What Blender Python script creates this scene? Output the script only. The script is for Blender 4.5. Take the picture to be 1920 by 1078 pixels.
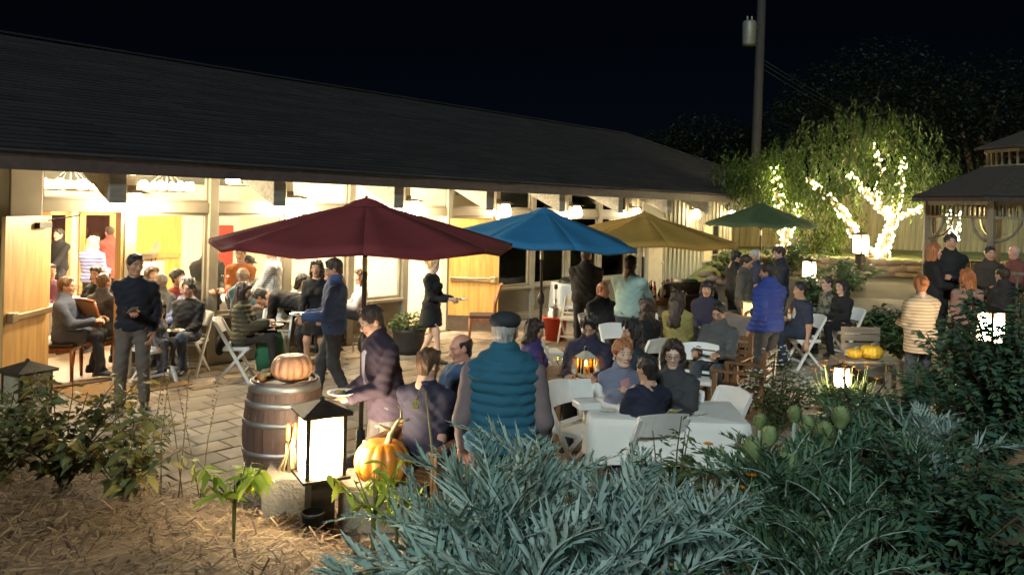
import bpy, math, random
import numpy as np
from mathutils import Vector, Matrix
random.seed(7); RNG = np.random.default_rng(7)
for o in list(bpy.data.objects): bpy.data.objects.remove(o, do_unlink=True)
SC = bpy.context.scene; COL = SC.collection

# ------------------------------------------------------------------ camera, sky, moon, exposure
CAM_H = 2.4; FPX = 1445.0; PX, PY = 960.0, 388.0; ROLL = math.radians(1.43)
cam = bpy.data.cameras.new('camera'); cam_o = bpy.data.objects.new('camera', cam); COL.objects.link(cam_o)
cam.sensor_width = 36.0; cam.lens = FPX / 1920 * 36; cam.shift_y = -(539 - PY) / 1920
cam.clip_start = .05; cam.clip_end = 2000
cam_o.matrix_world = Matrix.Translation((0, 0, CAM_H)) @ Matrix.Rotation(math.pi/2, 4, 'X') @ Matrix.Rotation(ROLL, 4, 'Z')
SC.camera = cam_o
world = bpy.data.worlds.new('World'); SC.world = world; world.use_nodes = True
_n = world.node_tree.nodes; _l = world.node_tree.links; _n.clear()
_sky = _n.new('ShaderNodeTexSky'); _sky.sky_type = 'NISHITA'; _sky.sun_disc = False
MOON_EL, MOON_AZ = math.radians(30), math.radians(196)        # azimuth from +Y towards +X: behind the camera
_sky.sun_elevation = MOON_EL; _sky.sun_rotation = MOON_AZ
_sky.air_density = .6; _sky.dust_density = 0.05; _sky.ozone_density = 6.0
_bg = _n.new('ShaderNodeBackground'); _bg.inputs[1].default_value = 0.00025
_out = _n.new('ShaderNodeOutputWorld')
_l.new(_sky.outputs[0], _bg.inputs[0]); _l.new(_bg.outputs[0], _out.inputs[0])
sun = bpy.data.lights.new('moon', 'SUN'); sun_o = bpy.data.objects.new('moon', sun); COL.objects.link(sun_o)
sun.energy = 1.05; sun.angle = math.radians(9); sun.color = (.82, .97, .97)
_d = Vector((math.sin(MOON_AZ)*math.cos(MOON_EL), math.cos(MOON_AZ)*math.cos(MOON_EL), math.sin(MOON_EL)))
sun_o.rotation_euler = _d.to_track_quat('Z', 'Y').to_euler(); sun_o.location = (2, -8, 14)
SC.view_settings.view_transform = 'Standard'; SC.view_settings.look = 'None'
SC.view_settings.exposure = 0.95; SC.view_settings.gamma = 1.0; SC.view_settings.use_curve_mapping = False
SC.render.engine = 'CYCLES'
try:
    SC.cycles.max_bounces = 6; SC.cycles.transparent_max_bounces = 12; SC.cycles.sample_clamp_indirect = 4.0
except Exception: pass

# ------------------------------------------------------------------ pixel helpers (direction from pixel, distance from what it touches)
_cr, _sr = math.cos(ROLL), math.sin(ROLL)
def ray(u, v):
    a = (u-PX)/FPX; b = -(v-PY)/FPX
    return np.array([a*_cr-b*_sr, 1.0, a*_sr+b*_cr])
def at(u, v, z=0.0):
    r = ray(u, v); return np.array([0, 0, CAM_H]) + (z-CAM_H)/r[2]*r
def atd(u, v, d): return np.array([0, 0, CAM_H]) + d*ray(u, v)
WANG = math.radians(41); TV = np.array([math.sin(WANG), math.cos(WANG), 0]); NV = np.array([TV[1], -TV[0], 0])
P0 = at(600, 653, 0)
def W(s, off, z=0.0): return P0 + s*TV + off*NV + np.array([0, 0, z])
def wallpx(u, v, off=0.0):
    r = ray(u, v); o = np.array([0, 0, CAM_H]); k = (NV@(P0+off*NV-o))/(NV@r); p = o+k*r
    return (p-P0)@TV, p[2], p
def proj(p):
    x, y, z = p[0], p[1], p[2]-CAM_H
    a = x/y; c = z/y
    return PX+(a*_cr+c*_sr)*FPX, PY-(-a*_sr+c*_cr)*FPX

# ------------------------------------------------------------------ materials
MATS = {}
def lin(c):
    return tuple(((x/12.92) if x <= .04045 else ((x+.055)/1.055)**2.4) for x in c)
def M(key, col=(.5, .5, .5), rough=.7, metal=0.0, var=.18, scale=9.0, bump=.12, kind='plain', col2=None, emit=0.0, spec=.5, sheen=0.0, bscale=None, under=None):
    if key in MATS: return MATS[key]
    m = bpy.data.materials.new(key); m.use_nodes = True; nt = m.node_tree; N = nt.nodes; L = nt.links
    b = N['Principled BSDF']; b.inputs['Roughness'].default_value = rough; b.inputs['Metallic'].default_value = metal
    b.inputs['Specular IOR Level'].default_value = spec
    if sheen: b.inputs['Sheen Weight'].default_value = sheen
    c = tuple(col)+(1,)
    if emit:
        b.inputs['Base Color'].default_value = c; b.inputs['Emission Color'].default_value = c; b.inputs['Emission Strength'].default_value = emit
        MATS[key] = m; return m
    tc = N.new('ShaderNodeTexCoord'); mp = N.new('ShaderNodeMapping'); L.new(tc.outputs['Object'], mp.inputs['Vector'])
    oi = N.new('ShaderNodeObjectInfo')
    nz = N.new('ShaderNodeTexNoise'); nz.inputs['Scale'].default_value = scale; nz.inputs['Detail'].default_value = 5
    L.new(mp.outputs[0], nz.inputs['Vector'])
    fac = nz.outputs['Fac']; c2 = tuple((col2 or [x*(1-1.6*var) for x in col]))+(1,)
    mix = N.new('ShaderNodeMix'); mix.data_type = 'RGBA'; mix.inputs['A'].default_value = c; mix.inputs['B'].default_value = c2
    if kind == 'wood' or kind == 'woodz' or kind == 'woodx':
        sc = {'wood': (9, 9, .8), 'woodz': (9, 9, .8), 'woodx': (.8, 9, 9)}[kind]
        mp.inputs['Scale'].default_value = sc
        rp = N.new('ShaderNodeMapRange'); rp.inputs['From Min'].default_value = .35; rp.inputs['From Max'].default_value = .65
        L.new(fac, rp.inputs['Value']); fac = rp.outputs['Result']
    elif kind in ('stripes', 'stripesx'):
        wv = N.new('ShaderNodeTexWave'); wv.bands_direction = 'Z' if kind == 'stripes' else 'X'; wv.inputs['Scale'].default_value = scale; wv.inputs['Distortion'].default_value = .6
        L.new(mp.outputs[0], wv.inputs['Vector']); fac = wv.outputs['Fac']
    elif kind == 'plaid':
        w1 = N.new('ShaderNodeTexWave'); w1.bands_direction = 'Z'; w1.inputs['Scale'].default_value = scale
        w2 = N.new('ShaderNodeTexWave'); w2.bands_direction = 'X'; w2.inputs['Scale'].default_value = scale
        L.new(mp.outputs[0], w1.inputs['Vector']); L.new(mp.outputs[0], w2.inputs['Vector'])
        mu = N.new('ShaderNodeMath'); mu.operation = 'MULTIPLY'; L.new(w1.outputs['Fac'], mu.inputs[0]); L.new(w2.outputs['Fac'], mu.inputs[1]); fac = mu.outputs[0]
    elif kind == 'camo':
        vo = N.new('ShaderNodeTexNoise'); vo.inputs['Scale'].default_value = scale; vo.inputs['Detail'].default_value = 1
        L.new(mp.outputs[0], vo.inputs['Vector'])
        rp = N.new('ShaderNodeMapRange'); rp.inputs['From Min'].default_value = .48; rp.inputs['From Max'].default_value = .53
        L.new(vo.outputs['Fac'], rp.inputs['Value']); fac = rp.outputs['Result']
    elif kind == 'leaf':
        # per-object and per-place tone so that no two leaves match
        ad = N.new('ShaderNodeMath'); ad.operation = 'ADD'; L.new(fac, ad.inputs[0])
        mu = N.new('ShaderNodeMath'); mu.operation = 'MULTIPLY_ADD'; L.new(oi.outputs['Random'], mu.inputs[0]); mu.inputs[1].default_value = .8; mu.inputs[2].default_value = -.4
        L.new(mu.outputs[0], ad.inputs[1]); fac = ad.outputs[0]
    else:
        rp = N.new('ShaderNodeMapRange'); rp.inputs['From Min'].default_value = .3; rp.inputs['From Max'].default_value = .7
        L.new(fac, rp.inputs['Value']); fac = rp.outputs['Result']
    L.new(fac, mix.inputs['Factor']); MR = mix.outputs['Result']
    if under:                                   # pale woolly underside of a leaf
        ge = N.new('ShaderNodeNewGeometry'); mu2 = N.new('ShaderNodeMix'); mu2.data_type = 'RGBA'; mu2.inputs['B'].default_value = tuple(under)+(1,)
        L.new(ge.outputs['Backfacing'], mu2.inputs['Factor']); L.new(MR, mu2.inputs['A']); MR = mu2.outputs['Result']
    L.new(MR, b.inputs['Base Color'])
    if kind == 'leaf':
        b.inputs['Subsurface Weight'].default_value = 0.0
        tr = N.new('ShaderNodeBsdfTranslucent'); L.new(MR, tr.inputs['Color'])
        ms = N.new('ShaderNodeMixShader'); ms.inputs[0].default_value = .25
        L.new(b.outputs[0], ms.inputs[1]); L.new(tr.outputs[0], ms.inputs[2]); L.new(ms.outputs[0], N['Material Output'].inputs[0])
    if bump:
        n2 = N.new('ShaderNodeTexNoise'); n2.inputs['Scale'].default_value = bscale or scale*5; n2.inputs['Detail'].default_value = 4
        L.new(mp.outputs[0], n2.inputs['Vector'])
        bp = N.new('ShaderNodeBump'); bp.inputs['Strength'].default_value = min(1, bump*2.2); bp.inputs['Distance'].default_value = .01
        L.new(n2.outputs['Fac'], bp.inputs['Height']); L.new(bp.outputs[0], b.inputs['Normal'])
    MATS[key] = m; return m
def glass_mat(key, tint=(.93, .96, .95), gloss=.08):
    if key in MATS: return MATS[key]
    m = bpy.data.materials.new(key); m.use_nodes = True; nt = m.node_tree; N = nt.nodes; L = nt.links; N.clear()
    t = N.new('ShaderNodeBsdfTransparent'); t.inputs[0].default_value = tint+(1,)
    g = N.new('ShaderNodeBsdfGlossy'); g.inputs['Roughness'].default_value = .03
    f = N.new('ShaderNodeFresnel'); f.inputs[0].default_value = 1.35
    ms = N.new('ShaderNodeMixShader'); o = N.new('ShaderNodeOutputMaterial')
    L.new(f.outputs[0], ms.inputs[0]); L.new(t.outputs[0], ms.inputs[1]); L.new(g.outputs[0], ms.inputs[2]); L.new(ms.outputs[0], o.inputs[0])
    MATS[key] = m; return m
def lantern_mat(key, peak):                    # frosted panel lit by a bulb behind its middle
    if key in MATS: return MATS[key]
    m = bpy.data.materials.new(key); m.use_nodes = True; nt = m.node_tree; N = nt.nodes; L = nt.links; b = N['Principled BSDF']; b.inputs['Roughness'].default_value = .35
    tc = N.new('ShaderNodeTexCoord'); su = N.new('ShaderNodeVectorMath'); su.operation = 'SUBTRACT'; su.inputs[1].default_value = (.5, .5, .45); L.new(tc.outputs['Generated'], su.inputs[0])
    dt = N.new('ShaderNodeVectorMath'); dt.operation = 'DOT_PRODUCT'; L.new(su.outputs[0], dt.inputs[0]); L.new(su.outputs[0], dt.inputs[1])
    rp = N.new('ShaderNodeValToRGB'); e = rp.color_ramp.elements; e[0].position = .25; e[0].color = (1, .86, .60, 1); e[1].position = .62; e[1].color = (.022, .012, .0045, 1); q = e.new(.40); q.color = (.30, .21, .11, 1)
    L.new(dt.outputs['Value'], rp.inputs[0]); b.inputs['Base Color'].default_value = (.8, .7, .5, 1); L.new(rp.outputs[0], b.inputs['Emission Color']); b.inputs['Emission Strength'].default_value = peak
    MATS[key] = m; return m
def skin_mat():
    if 'skin' in MATS: return MATS['skin']
    m = bpy.data.materials.new('skin'); m.use_nodes = True; nt = m.node_tree; N = nt.nodes; L = nt.links; b = N['Principled BSDF']
    a = N.new('ShaderNodeVertexColor'); a.layer_name = 'tone'; L.new(a.outputs[0], b.inputs['Base Color'])
    b.inputs['Roughness'].default_value = .5; b.inputs['Subsurface Weight'].default_value = .08; b.inputs['Subsurface Radius'].default_value = (.01, .004, .002)
    n2 = N.new('ShaderNodeTexNoise'); n2.inputs['Scale'].default_value = 120; bp = N.new('ShaderNodeBump'); bp.inputs['Strength'].default_value = .08; bp.inputs['Distance'].default_value = .01
    L.new(n2.outputs[0], bp.inputs['Height']); L.new(bp.outputs[0], b.inputs['Normal'])
    MATS['skin'] = m; return m
def cloth(col, kind='plain', rough=.85, **k):
    key = 'cloth_%s_%.2f_%.2f_%.2f_%s' % (kind, *col, str(sorted(k.items())))
    k.setdefault('scale', 6); k.setdefault('bump', .2); k.setdefault('bscale', 15)
    return M(key, col, rough, kind=kind, var=.12, **k)

# ------------------------------------------------------------------ object helpers
def link(o, parent=None):
    COL.objects.link(o)
    if parent is not None: o.parent = parent
    return o
def tag(o, label=None, cat=None, group=None, kind=None):
    if label: o['label'] = label
    if cat: o['category'] = cat
    if group: o['group'] = group
    if kind: o['kind'] = kind
    return o
def empty(name, loc=(0, 0, 0), rz=0.0, label=None, cat=None, group=None):
    o = bpy.data.objects.new(name, None); o.empty_display_size = .1; o.location = Vector(loc); o.rotation_euler = (0, 0, rz)
    COL.objects.link(o); return tag(o, label, cat, group)
def mobj(name, me, parent=None, loc=None, rot=None, scale=None):
    o = bpy.data.objects.new(name, me); link(o, parent)
    if loc is not None: o.location = Vector(loc)
    if rot is not None: o.rotation_euler = rot
    if scale is not None: o.scale = (scale,)*3 if not hasattr(scale, '__len__') else scale
    return o
def copy_tree(o, parent=None):
    c = o.copy(); COL.objects.link(c); c.parent = parent
    for ch in list(o.children): copy_tree(ch, c)
    return c
class MB:
    def __init__(s): s.v = []; s.f = []; s.m = []; s.cm = 0
    def add(s, vs, fs):
        b = len(s.v); s.v += [tuple(map(float, v)) for v in vs]
        for f in fs: s.f.append(tuple(b+i for i in f)); s.m.append(s.cm)
        return s
    def box(s, c, size, rz=0.0, mat=None):
        x, y, z = [a/2 for a in size]
        pts = [(-x,-y,-z),(x,-y,-z),(x,y,-z),(-x,y,-z),(-x,-y,z),(x,-y,z),(x,y,z),(-x,y,z)]
        if mat is not None: pts = [tuple(mat @ Vector(p)) for p in pts]
        elif rz: pts = [(p[0]*math.cos(rz)-p[1]*math.sin(rz), p[0]*math.sin(rz)+p[1]*math.cos(rz), p[2]) for p in pts]
        return s.add([(p[0]+c[0], p[1]+c[1], p[2]+c[2]) for p in pts], [(0,3,2,1),(4,5,6,7),(0,1,5,4),(1,2,6,5),(2,3,7,6),(3,0,4,7)])
    def b2(s, a, b):                     # axis-aligned box from two corners
        return s.box([(a[i]+b[i])/2 for i in range(3)], [abs(b[i]-a[i]) for i in range(3)])
    def bar(s, a, b, w, h, up=(0, 0, 1)):  # rectangular bar between two points
        a = Vector(a); b = Vector(b); d = (b-a); L = d.length; d.normalize(); upv = Vector(up)
        if abs(d.dot(upv)) > .98: upv = Vector((0, 1, 0))
        x = d.cross(upv).normalized(); z = x.cross(d)
        m = Matrix((x, d, z)).transposed()
        return s.box((a+b)/2, (w, L, h), mat=m)
    def tube(s, pts, rad, n=8, cap=True):
        pts = [Vector(p) for p in pts]; rs = rad if hasattr(rad, '__len__') else [rad]*len(pts)
        base = len(s.v); ref = None
        for i, p in enumerate(pts):
            d = (pts[min(i+1, len(pts)-1)]-pts[max(i-1, 0)]).normalized()
            if ref is None or abs(d.dot(ref)) > .95: ref = Vector((0, 0, 1)) if abs(d.z) < .9 else Vector((1, 0, 0))
            x = d.cross(ref).normalized(); y = x.cross(d)
            for k in range(n):
                a = 2*math.pi*k/n; q = p+(x*math.cos(a)+y*math.sin(a))*rs[i]; s.v.append(tuple(q))
        for i in range(len(pts)-1):
            for k in range(n):
                a = base+i*n+k; b = base+i*n+(k+1) % n; s.f.append((a, b, b+n, a+n)); s.m.append(s.cm)
        if cap:
            s.f.append(tuple(base+k for k in range(n))[::-1]); s.m.append(s.cm)
            e = base+(len(pts)-1)*n; s.f.append(tuple(e+k for k in range(n))); s.m.append(s.cm)
        return s
    def lathe(s, prof, n=24, c=(0, 0, 0), lobes=0, amp=0.0, a0=0, a1=2*math.pi):
        base = len(s.v); full = abs(a1-a0-2*math.pi) < 1e-6; cols = n if full else n+1
        for r, z in prof:
            for k in range(cols):
                a = a0+(a1-a0)*k/n; rr = r*(1+(amp*(abs(math.sin(a*lobes/2))-.6) if lobes else 0))
                s.v.append((c[0]+rr*math.cos(a), c[1]+rr*math.sin(a), c[2]+z))
        for i in range(len(prof)-1):
            for k in range(n):
                a = base+i*cols+k; b = base+i*cols+(k+1) % cols; s.f.append((a, b, b+cols, a+cols)); s.m.append(s.cm)
        return s
    def sphere(s, c, r, n=10, m=6, sz=1.0):
        return s.lathe([(r*math.sin(math.pi*i/m)+1e-4, -r*sz*math.cos(math.pi*i/m)) for i in range(m+1)], n, c)
    def mesh(s, name, mats, smooth=False):
        me = bpy.data.meshes.new(name); me.from_pydata(s.v, [], s.f)
        for m in (mats if isinstance(mats, (list, tuple)) else [mats]): me.materials.append(m)
        if isinstance(mats, (list, tuple)) and len(mats) > 1: me.polygons.foreach_set('material_index', s.m)
        if smooth: me.polygons.foreach_set('use_smooth', [True]*len(me.polygons))
        me.update(); return me
    def build(s, name, mats, parent=None, smooth=False, loc=None, rot=None):
        return mobj(name, s.mesh(name, mats, smooth), parent, loc, rot)
def bev(o, w=.006, seg=2):
    b = o.modifiers.new('bevel', 'BEVEL'); b.width = w; b.segments = seg; b.limit_method = 'ANGLE'; return o
def npmesh(name, V, F, mats, smooth=True, midx=None):
    me = bpy.data.meshes.new(name); V = np.asarray(V, np.float32); F = np.asarray(F, np.int32); k = F.shape[1]
    me.vertices.add(len(V)); me.vertices.foreach_set('co', V.ravel())
    me.loops.add(F.size); me.loops.foreach_set('vertex_index', F.ravel())
    me.polygons.add(len(F)); me.polygons.foreach_set('loop_start', np.arange(0, F.size, k, dtype=np.int32))
    try: me.polygons.foreach_set('loop_total', np.full(len(F), k, np.int32))
    except Exception: pass
    for m in (mats if isinstance(mats, (list, tuple)) else [mats]): me.materials.append(m)
    if midx is not None: me.polygons.foreach_set('material_index', np.asarray(midx, np.int32))
    if smooth: me.polygons.foreach_set('use_smooth', np.ones(len(F), bool))
    me.update(calc_edges=True); me.validate(); return me
# ------------------------------------------------------------------ terrain: patio, garden bed, slope
WARM = (1.0, .70, .36); WARMW = (1.0, .80, .52)
YB = [(-14, 12.0), (-8, 9.6), (-6.2, 8.9), (-4.6, 7.6), (-2.95, 6.5), (-2.1, 6.2), (-1.3, 5.9), (-.75, 5.2), (-.4, 4.3), (.5, 4.2), (.95, 4.9), (1.6, 5.55), (2.3, 6.4), (2.9, 8.0), (4.2, 8.9), (6.0, 9.2), (14, 9.4)]
def yb(x):
    return float(np.interp(x, [a for a, b in YB], [b for a, b in YB]))
def zt(x, y):                              # garden soil height: rises from the patio edge towards the viewpoint
    d = yb(x)-y
    return 0.03+.19*max(0, min(d, 5))*min(1, max(0, d)*1.5) if d > 0 else 0.03
def far_z(x, y):                           # ground beyond the patio on the right climbs to the lawn terrace
    e = max(0, min(1, (y-13.2)/5.5))*max(0, min(1, (x-4.0)/2.5))
    return -.06 + .82*e + max(0, min(1, (y-20.2)/.5))*max(0, min(1, (x-4.0)/2.5))*.42 + max(0, y-24)*.02*max(0, min(1, (x-4)/3))
m_soil = M('soil', (.13, .085, .05), .95, var=.35, scale=3, bump=.5, bscale=30, col2=(.22, .15, .085))
m_dirt = M('far_soil', (.035, .029, .018), .95, var=.3, scale=1.2, bump=.4, bscale=18)
xs = np.concatenate([np.linspace(-300, -40, 8), np.linspace(-30, 34, 66), np.linspace(44, 300, 8)]); ys = np.concatenate([np.linspace(-60, -6, 5), np.linspace(10, 44, 60), np.linspace(60, 500, 10)])
V = [(x, y, far_z(x, y)-.03) for y in ys for x in xs]; nx = len(xs)
F = [(j*nx+i, j*nx+i+1, (j+1)*nx+i+1, (j+1)*nx+i) for j in range(len(ys)-1) for i in range(nx-1)]
tag(mobj('ground', npmesh('ground', V, F, m_dirt)), kind='structure')
# garden soil
xs = np.linspace(-12, 12, 110); ts = np.linspace(0, 1, 34); V = []
for t in ts:
    for x in xs:
        y1 = yb(x); y = y1*(1-t)+(-3)*t; z = zt(x, y)+(.02*math.sin(x*7+y*3)*math.sin(y*9-x*2)+.012*math.sin(x*19+y*23))*min(1, t*8)
        V.append((x, y, z if t > 0 else -.04))
nx = len(xs); F = [(j*nx+i, j*nx+nx*1+i, (j+1)*nx+i+1, j*nx+i+1) for j in range(len(ts)-1) for i in range(nx-1)]
tag(mobj('garden_bed', npmesh('garden_bed', V, F, m_soil)), kind='structure')
# patio: slab + individual pavers laid along the wall
m_joint = M('paving_sand', (.10, .075, .05), .95, bump=.3, scale=14)
m_pav = [M('paver_%d' % i, c, .75, var=.16, scale=5, bump=.22, bscale=45) for i, c in enumerate([(.38, .31, .235), (.34, .275, .205), (.42, .345, .265), (.30, .25, .195)])]
patio = MB(); patio.add([(*W(-9, 0)[:2], -.012), (*W(-9, 14)[:2], -.012), (*W(16, 14)[:2], -.012), (*W(16, 0)[:2], -.012)], [(0, 1, 2, 3)])
patio = tag(patio.build('patio', m_joint), kind='structure')
PL, PW = .40, .30
def paver_mb(l, w):
    b = MB(); i = .012
    b.add([(-l/2, -w/2, -.02), (l/2, -w/2, -.02), (l/2, w/2, -.02), (-l/2, w/2, -.02), (-l/2, -w/2, -.004), (l/2, -w/2, -.004), (l/2, w/2, -.004), (-l/2, w/2, -.004),
           (-l/2+i, -w/2+i, 0), (l/2-i, -w/2+i, 0), (l/2-i, w/2-i, 0), (-l/2+i, w/2-i, 0)],
          [(0, 1, 5, 4), (1, 2, 6, 5), (2, 3, 7, 6), (3, 0, 4, 7), (4, 5, 9, 8), (5, 6, 10, 9), (6, 7, 11, 10), (7, 4, 8, 11), (8, 9, 10, 11)])
    return b
pav_me = [paver_mb(PL-.016, PW-.014).mesh('paver', m) for m in m_pav]
cells = []
for r in range(0, 46):
    for c in range(-22, 42):
        s = c*PL+(PL/2 if r % 2 else 0); off = .12+PW*(r+.5); p = W(s, off)
        if p[1] < 3.6 or p[1] < yb(p[0])-.15 or p[1] > 27: continue
        u, v = proj(p)
        if u < -60 or u > 1980 or v > 1130: continue
        near = (p[1] if (300 < u < 800 and v < 960) else p[1]+(6 if 1250 < u < 1460 else 40))
        cells.append((near, s, off, p))
cells.sort(key=lambda a: a[0])
rest = MB(); ang0 = math.pi/2-WANG
for i, (k, s, off, p) in enumerate(cells):
    z = random.uniform(-.003, .004); rz = ang0+random.uniform(-.012, .012)
    if i < 300:
        o = mobj('paver', pav_me[random.randrange(4)], patio, (p[0], p[1], z), (random.uniform(-.008, .008), random.uniform(-.008, .008), rz))
    else:
        b = paver_mb(PL-.016, PW-.014); rest.cm = random.randrange(4); co, si = math.cos(rz), math.sin(rz)
        rest.add([(p[0]+q[0]*co-q[1]*si, p[1]+q[0]*si+q[1]*co, z+q[2]) for q in b.v], b.f)
tag(rest.build('far_pavers', m_pav, patio), kind='stuff')
q = W(-3.35, .62); o = MB().box((0, 0, .009), (1.35, .85, .014)).build('doormat', M('coir_mat', (.36, .21, .085), .95, var=.2, scale=30, bump=.6, bscale=160), None, loc=(q[0], q[1], .002), rot=(0, 0, math.pi/2-WANG)); tag(bev(o, .005), 'tan coir doormat lying outside the open oak door', 'doormat')
# straw mulch over the soil
NS = 26000; V = []; F = []
sx = RNG.uniform(-5.2, 1.2, NS); sy = RNG.uniform(2.2, 8.2, NS)
for i in range(NS):
    x, y = sx[i], sy[i]
    if y > yb(x)-.05: continue
    z = zt(x, y)+.012+RNG.uniform(0, .035); a = RNG.uniform(0, 6.28); l = RNG.uniform(.015, .075)*(1.6 if i % 9 == 0 else 1); w = RNG.uniform(.002, .006)*(1.7 if i % 4 == 0 else 1); t = RNG.uniform(-.35, .35)
    dx, dy = math.cos(a)*l, math.sin(a)*l; b = len(V)
    V += [(x-dx-dy*w/l, y-dy+dx*w/l, z-t*l), (x-dx+dy*w/l, y-dy-dx*w/l, z-t*l), (x+dx+dy*w/l, y+dy-dx*w/l, z+t*l+.004), (x+dx-dy*w/l, y+dy+dx*w/l, z+t*l+.004)]
    F.append((b, b+1, b+2, b+3))
mi = RNG.integers(0, 3, len(F))
tag(mobj('straw_mulch', npmesh('straw_mulch', V, F, [M('straw_a', (.33, .23, .12), .8, bump=0), M('straw_b', (.19, .12, .062), .85, bump=0), M('straw_c', (.07, .042, .024), .9, bump=0)], False, mi)), 'pale straw and shredded bark mulch covering the garden soil', 'mulch', kind='stuff')

# ------------------------------------------------------------------ the long building (local x along the wall, local y into the building)
m_taupe = M('taupe_paint', (.31, .30, .235), .6, var=.1, scale=3, bump=.06)
m_trim = M('trim_paint', (.33, .295, .22), .55, var=.1, scale=4, bump=.06)
m_cream = M('cream_plaster', (.80, .70, .50), .8, var=.06, scale=2, bump=.06)
m_soffit = M('soffit_boards', (.76, .69, .55), .7, var=.1, scale=3, bump=.1)
m_shing = [M('shingle_%d' % i, c, .9, var=.3, scale=12, bump=.4, bscale=80) for i, c in enumerate([(.011, .009, .012), (.006, .0055, .008), (.017, .0145, .018)])]
m_fascia = M('fascia_paint', (.085, .066, .068), .6, var=.2)
m_beam = M('weathered_beam', (.29, .28, .24), .8, var=.3, scale=2.2, bump=.15, kind='woodx', bscale=6, col2=(.19, .18, .155))
m_door = M('oak_door', (.58, .36, .13), .45, kind='wood', scale=2.2, col2=(.44, .25, .085), bump=.08)
m_door2 = M('honey_door', (.66, .38, .10), .45, kind='wood', scale=2.2, col2=(.50, .26, .06), bump=.08)
m_metal = M('brushed_steel', (.62, .60, .56), .3, 1.0, var=.1)
m_brass = M('brass_bar', (.70, .55, .32), .3, 1.0, var=.1)
m_black = M('black_metal', (.02, .02, .02), .45, .6)
m_floor = M('hall_floor', (.60, .47, .36), .4, var=.12, scale=2, bump=.05)
m_glass = glass_mat('window_glass')
m_kick = M('kick_plate', (.16, .12, .09), .4, .7)
B = empty('restaurant_building', P0, math.pi/2-WANG, 'long low restaurant building with dark shingled hip roof and lit window wall', 'building')
def bb(name, a, b, m, parent=None, bw=0.0):
    o = MB().b2(a, b).build(name, m, parent or B)
    if bw: bev(o, bw)
    return o
S0, S1, EO, EZ = -12.0, 20.0, -1.1, 2.70           # eave line
HW = 5.0; RZ = 4.84; SL = (RZ-EZ)/HW; SR = S1-HW; YR = EO+HW
# roof: ceiling/soffit underneath, dark deck above
def roof_poly(dz, ins=0.0):
    e0, e1 = EO+ins, EO+2*HW-ins
    return [(S0, e0, EZ+dz), (S1-ins, e0, EZ+dz), (SR, YR, RZ+dz), (S0, YR, RZ+dz), (S0, e1, EZ+dz), (S1-ins, e1, EZ+dz)]
rf = MB(); rf.add(roof_poly(.14), [(0, 1, 2, 3), (3, 2, 5, 4), (1, 5, 2)])
roof = rf.build('roof', m_shing[1], B)
sf = MB(); sf.add(roof_poly(.0, .02), [(3, 2, 1, 0), (4, 5, 2, 3), (2, 5, 1)])
sf.build('soffit', m_soffit, B)
bb('fascia', (S0, EO-.03, EZ-.03), (S1+.03, EO, EZ+.19), m_fascia); bb('fascia', (S1, EO, EZ-.03), (S1+.03, EO+2*HW, EZ+.19), m_fascia)
sh = MB(); NC = 38; step = HW/NC
for i in range(NC):
    y0 = EO-.05+i*step; z0 = EZ+.15+i*step*SL; x = S0+random.uniform(0, .5); xe = S1-max(0, i*step)-.05
    while x < xe:
        w = random.uniform(.55, .98); x1 = min(xe, x+w); h = random.uniform(.012, .024); sh.cm = random.randrange(3); yy = y0+random.uniform(-.006, .006)
        y1 = y0+step*1.15; z1 = z0+step*1.15*SL
        sh.add([(x, yy, z0+h), (x1-.008, yy, z0+h), (x1-.008, y1, z1+.004), (x, y1, z1+.004), (x, yy, z0-.01), (x1-.008, yy, z0-.01)], [(0, 1, 2, 3), (4, 5, 1, 0), (1, 5, 2), (0, 3, 4)])
        x = x1
tag(sh.build('shingle', m_shing, roof), kind='stuff')
hp = MB()
for i in range(NC):                                 # hip end courses
    a = i*step; x0 = S1+.05-a; z0 = EZ+.15+a*SL
    hp.cm = i % 3; hp.add([(x0, EO+a-.05, z0+.02), (x0, EO+2*HW-a+.05, z0+.02), (x0-step*1.1, EO+2*HW-a, z0+step*1.1*SL), (x0-step*1.1, EO+a, z0+step*1.1*SL)], [(0, 1, 2, 3)])
tag(hp.build('hip_shingle', m_shing, roof), kind='stuff')
rc = MB()
for k in range(60): rc.box((S0+.3+k*.45, YR, RZ+.18), (.46, .26, .035))
rc.build('ridge_cap', m_shing[2], roof)
rh = MB().bar((S1, EO, EZ+.18), (SR, YR, RZ+.19), .22, .04); rh.build('hip_cap', m_shing[2], roof)
# rafters tails / beams
for k in range(9):
    x = -3.66+2.19*k; y0, y1 = EO+.06, 3.9; bm = MB(); zt0 = EZ+SL*(y0-EO)-.005; zt1 = EZ+SL*(y1-EO)-.005; h = .40; w = .10
    bm.add([(x-w, y0, zt0), (x+w, y0, zt0), (x+w, y1, zt1), (x-w, y1, zt1), (x-w, y0, zt0-h), (x+w, y0, zt0-h), (x+w, y1, zt1-h), (x-w, y1, zt1-h)], [(0, 1, 2, 3), (7, 6, 5, 4), (4, 5, 1, 0), (5, 6, 2, 1), (6, 7, 3, 2), (7, 4, 0, 3)])
    bev(bm.build('beam', m_beam, B), .012)
def under(y): return EZ+SL*(y-EO)
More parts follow.
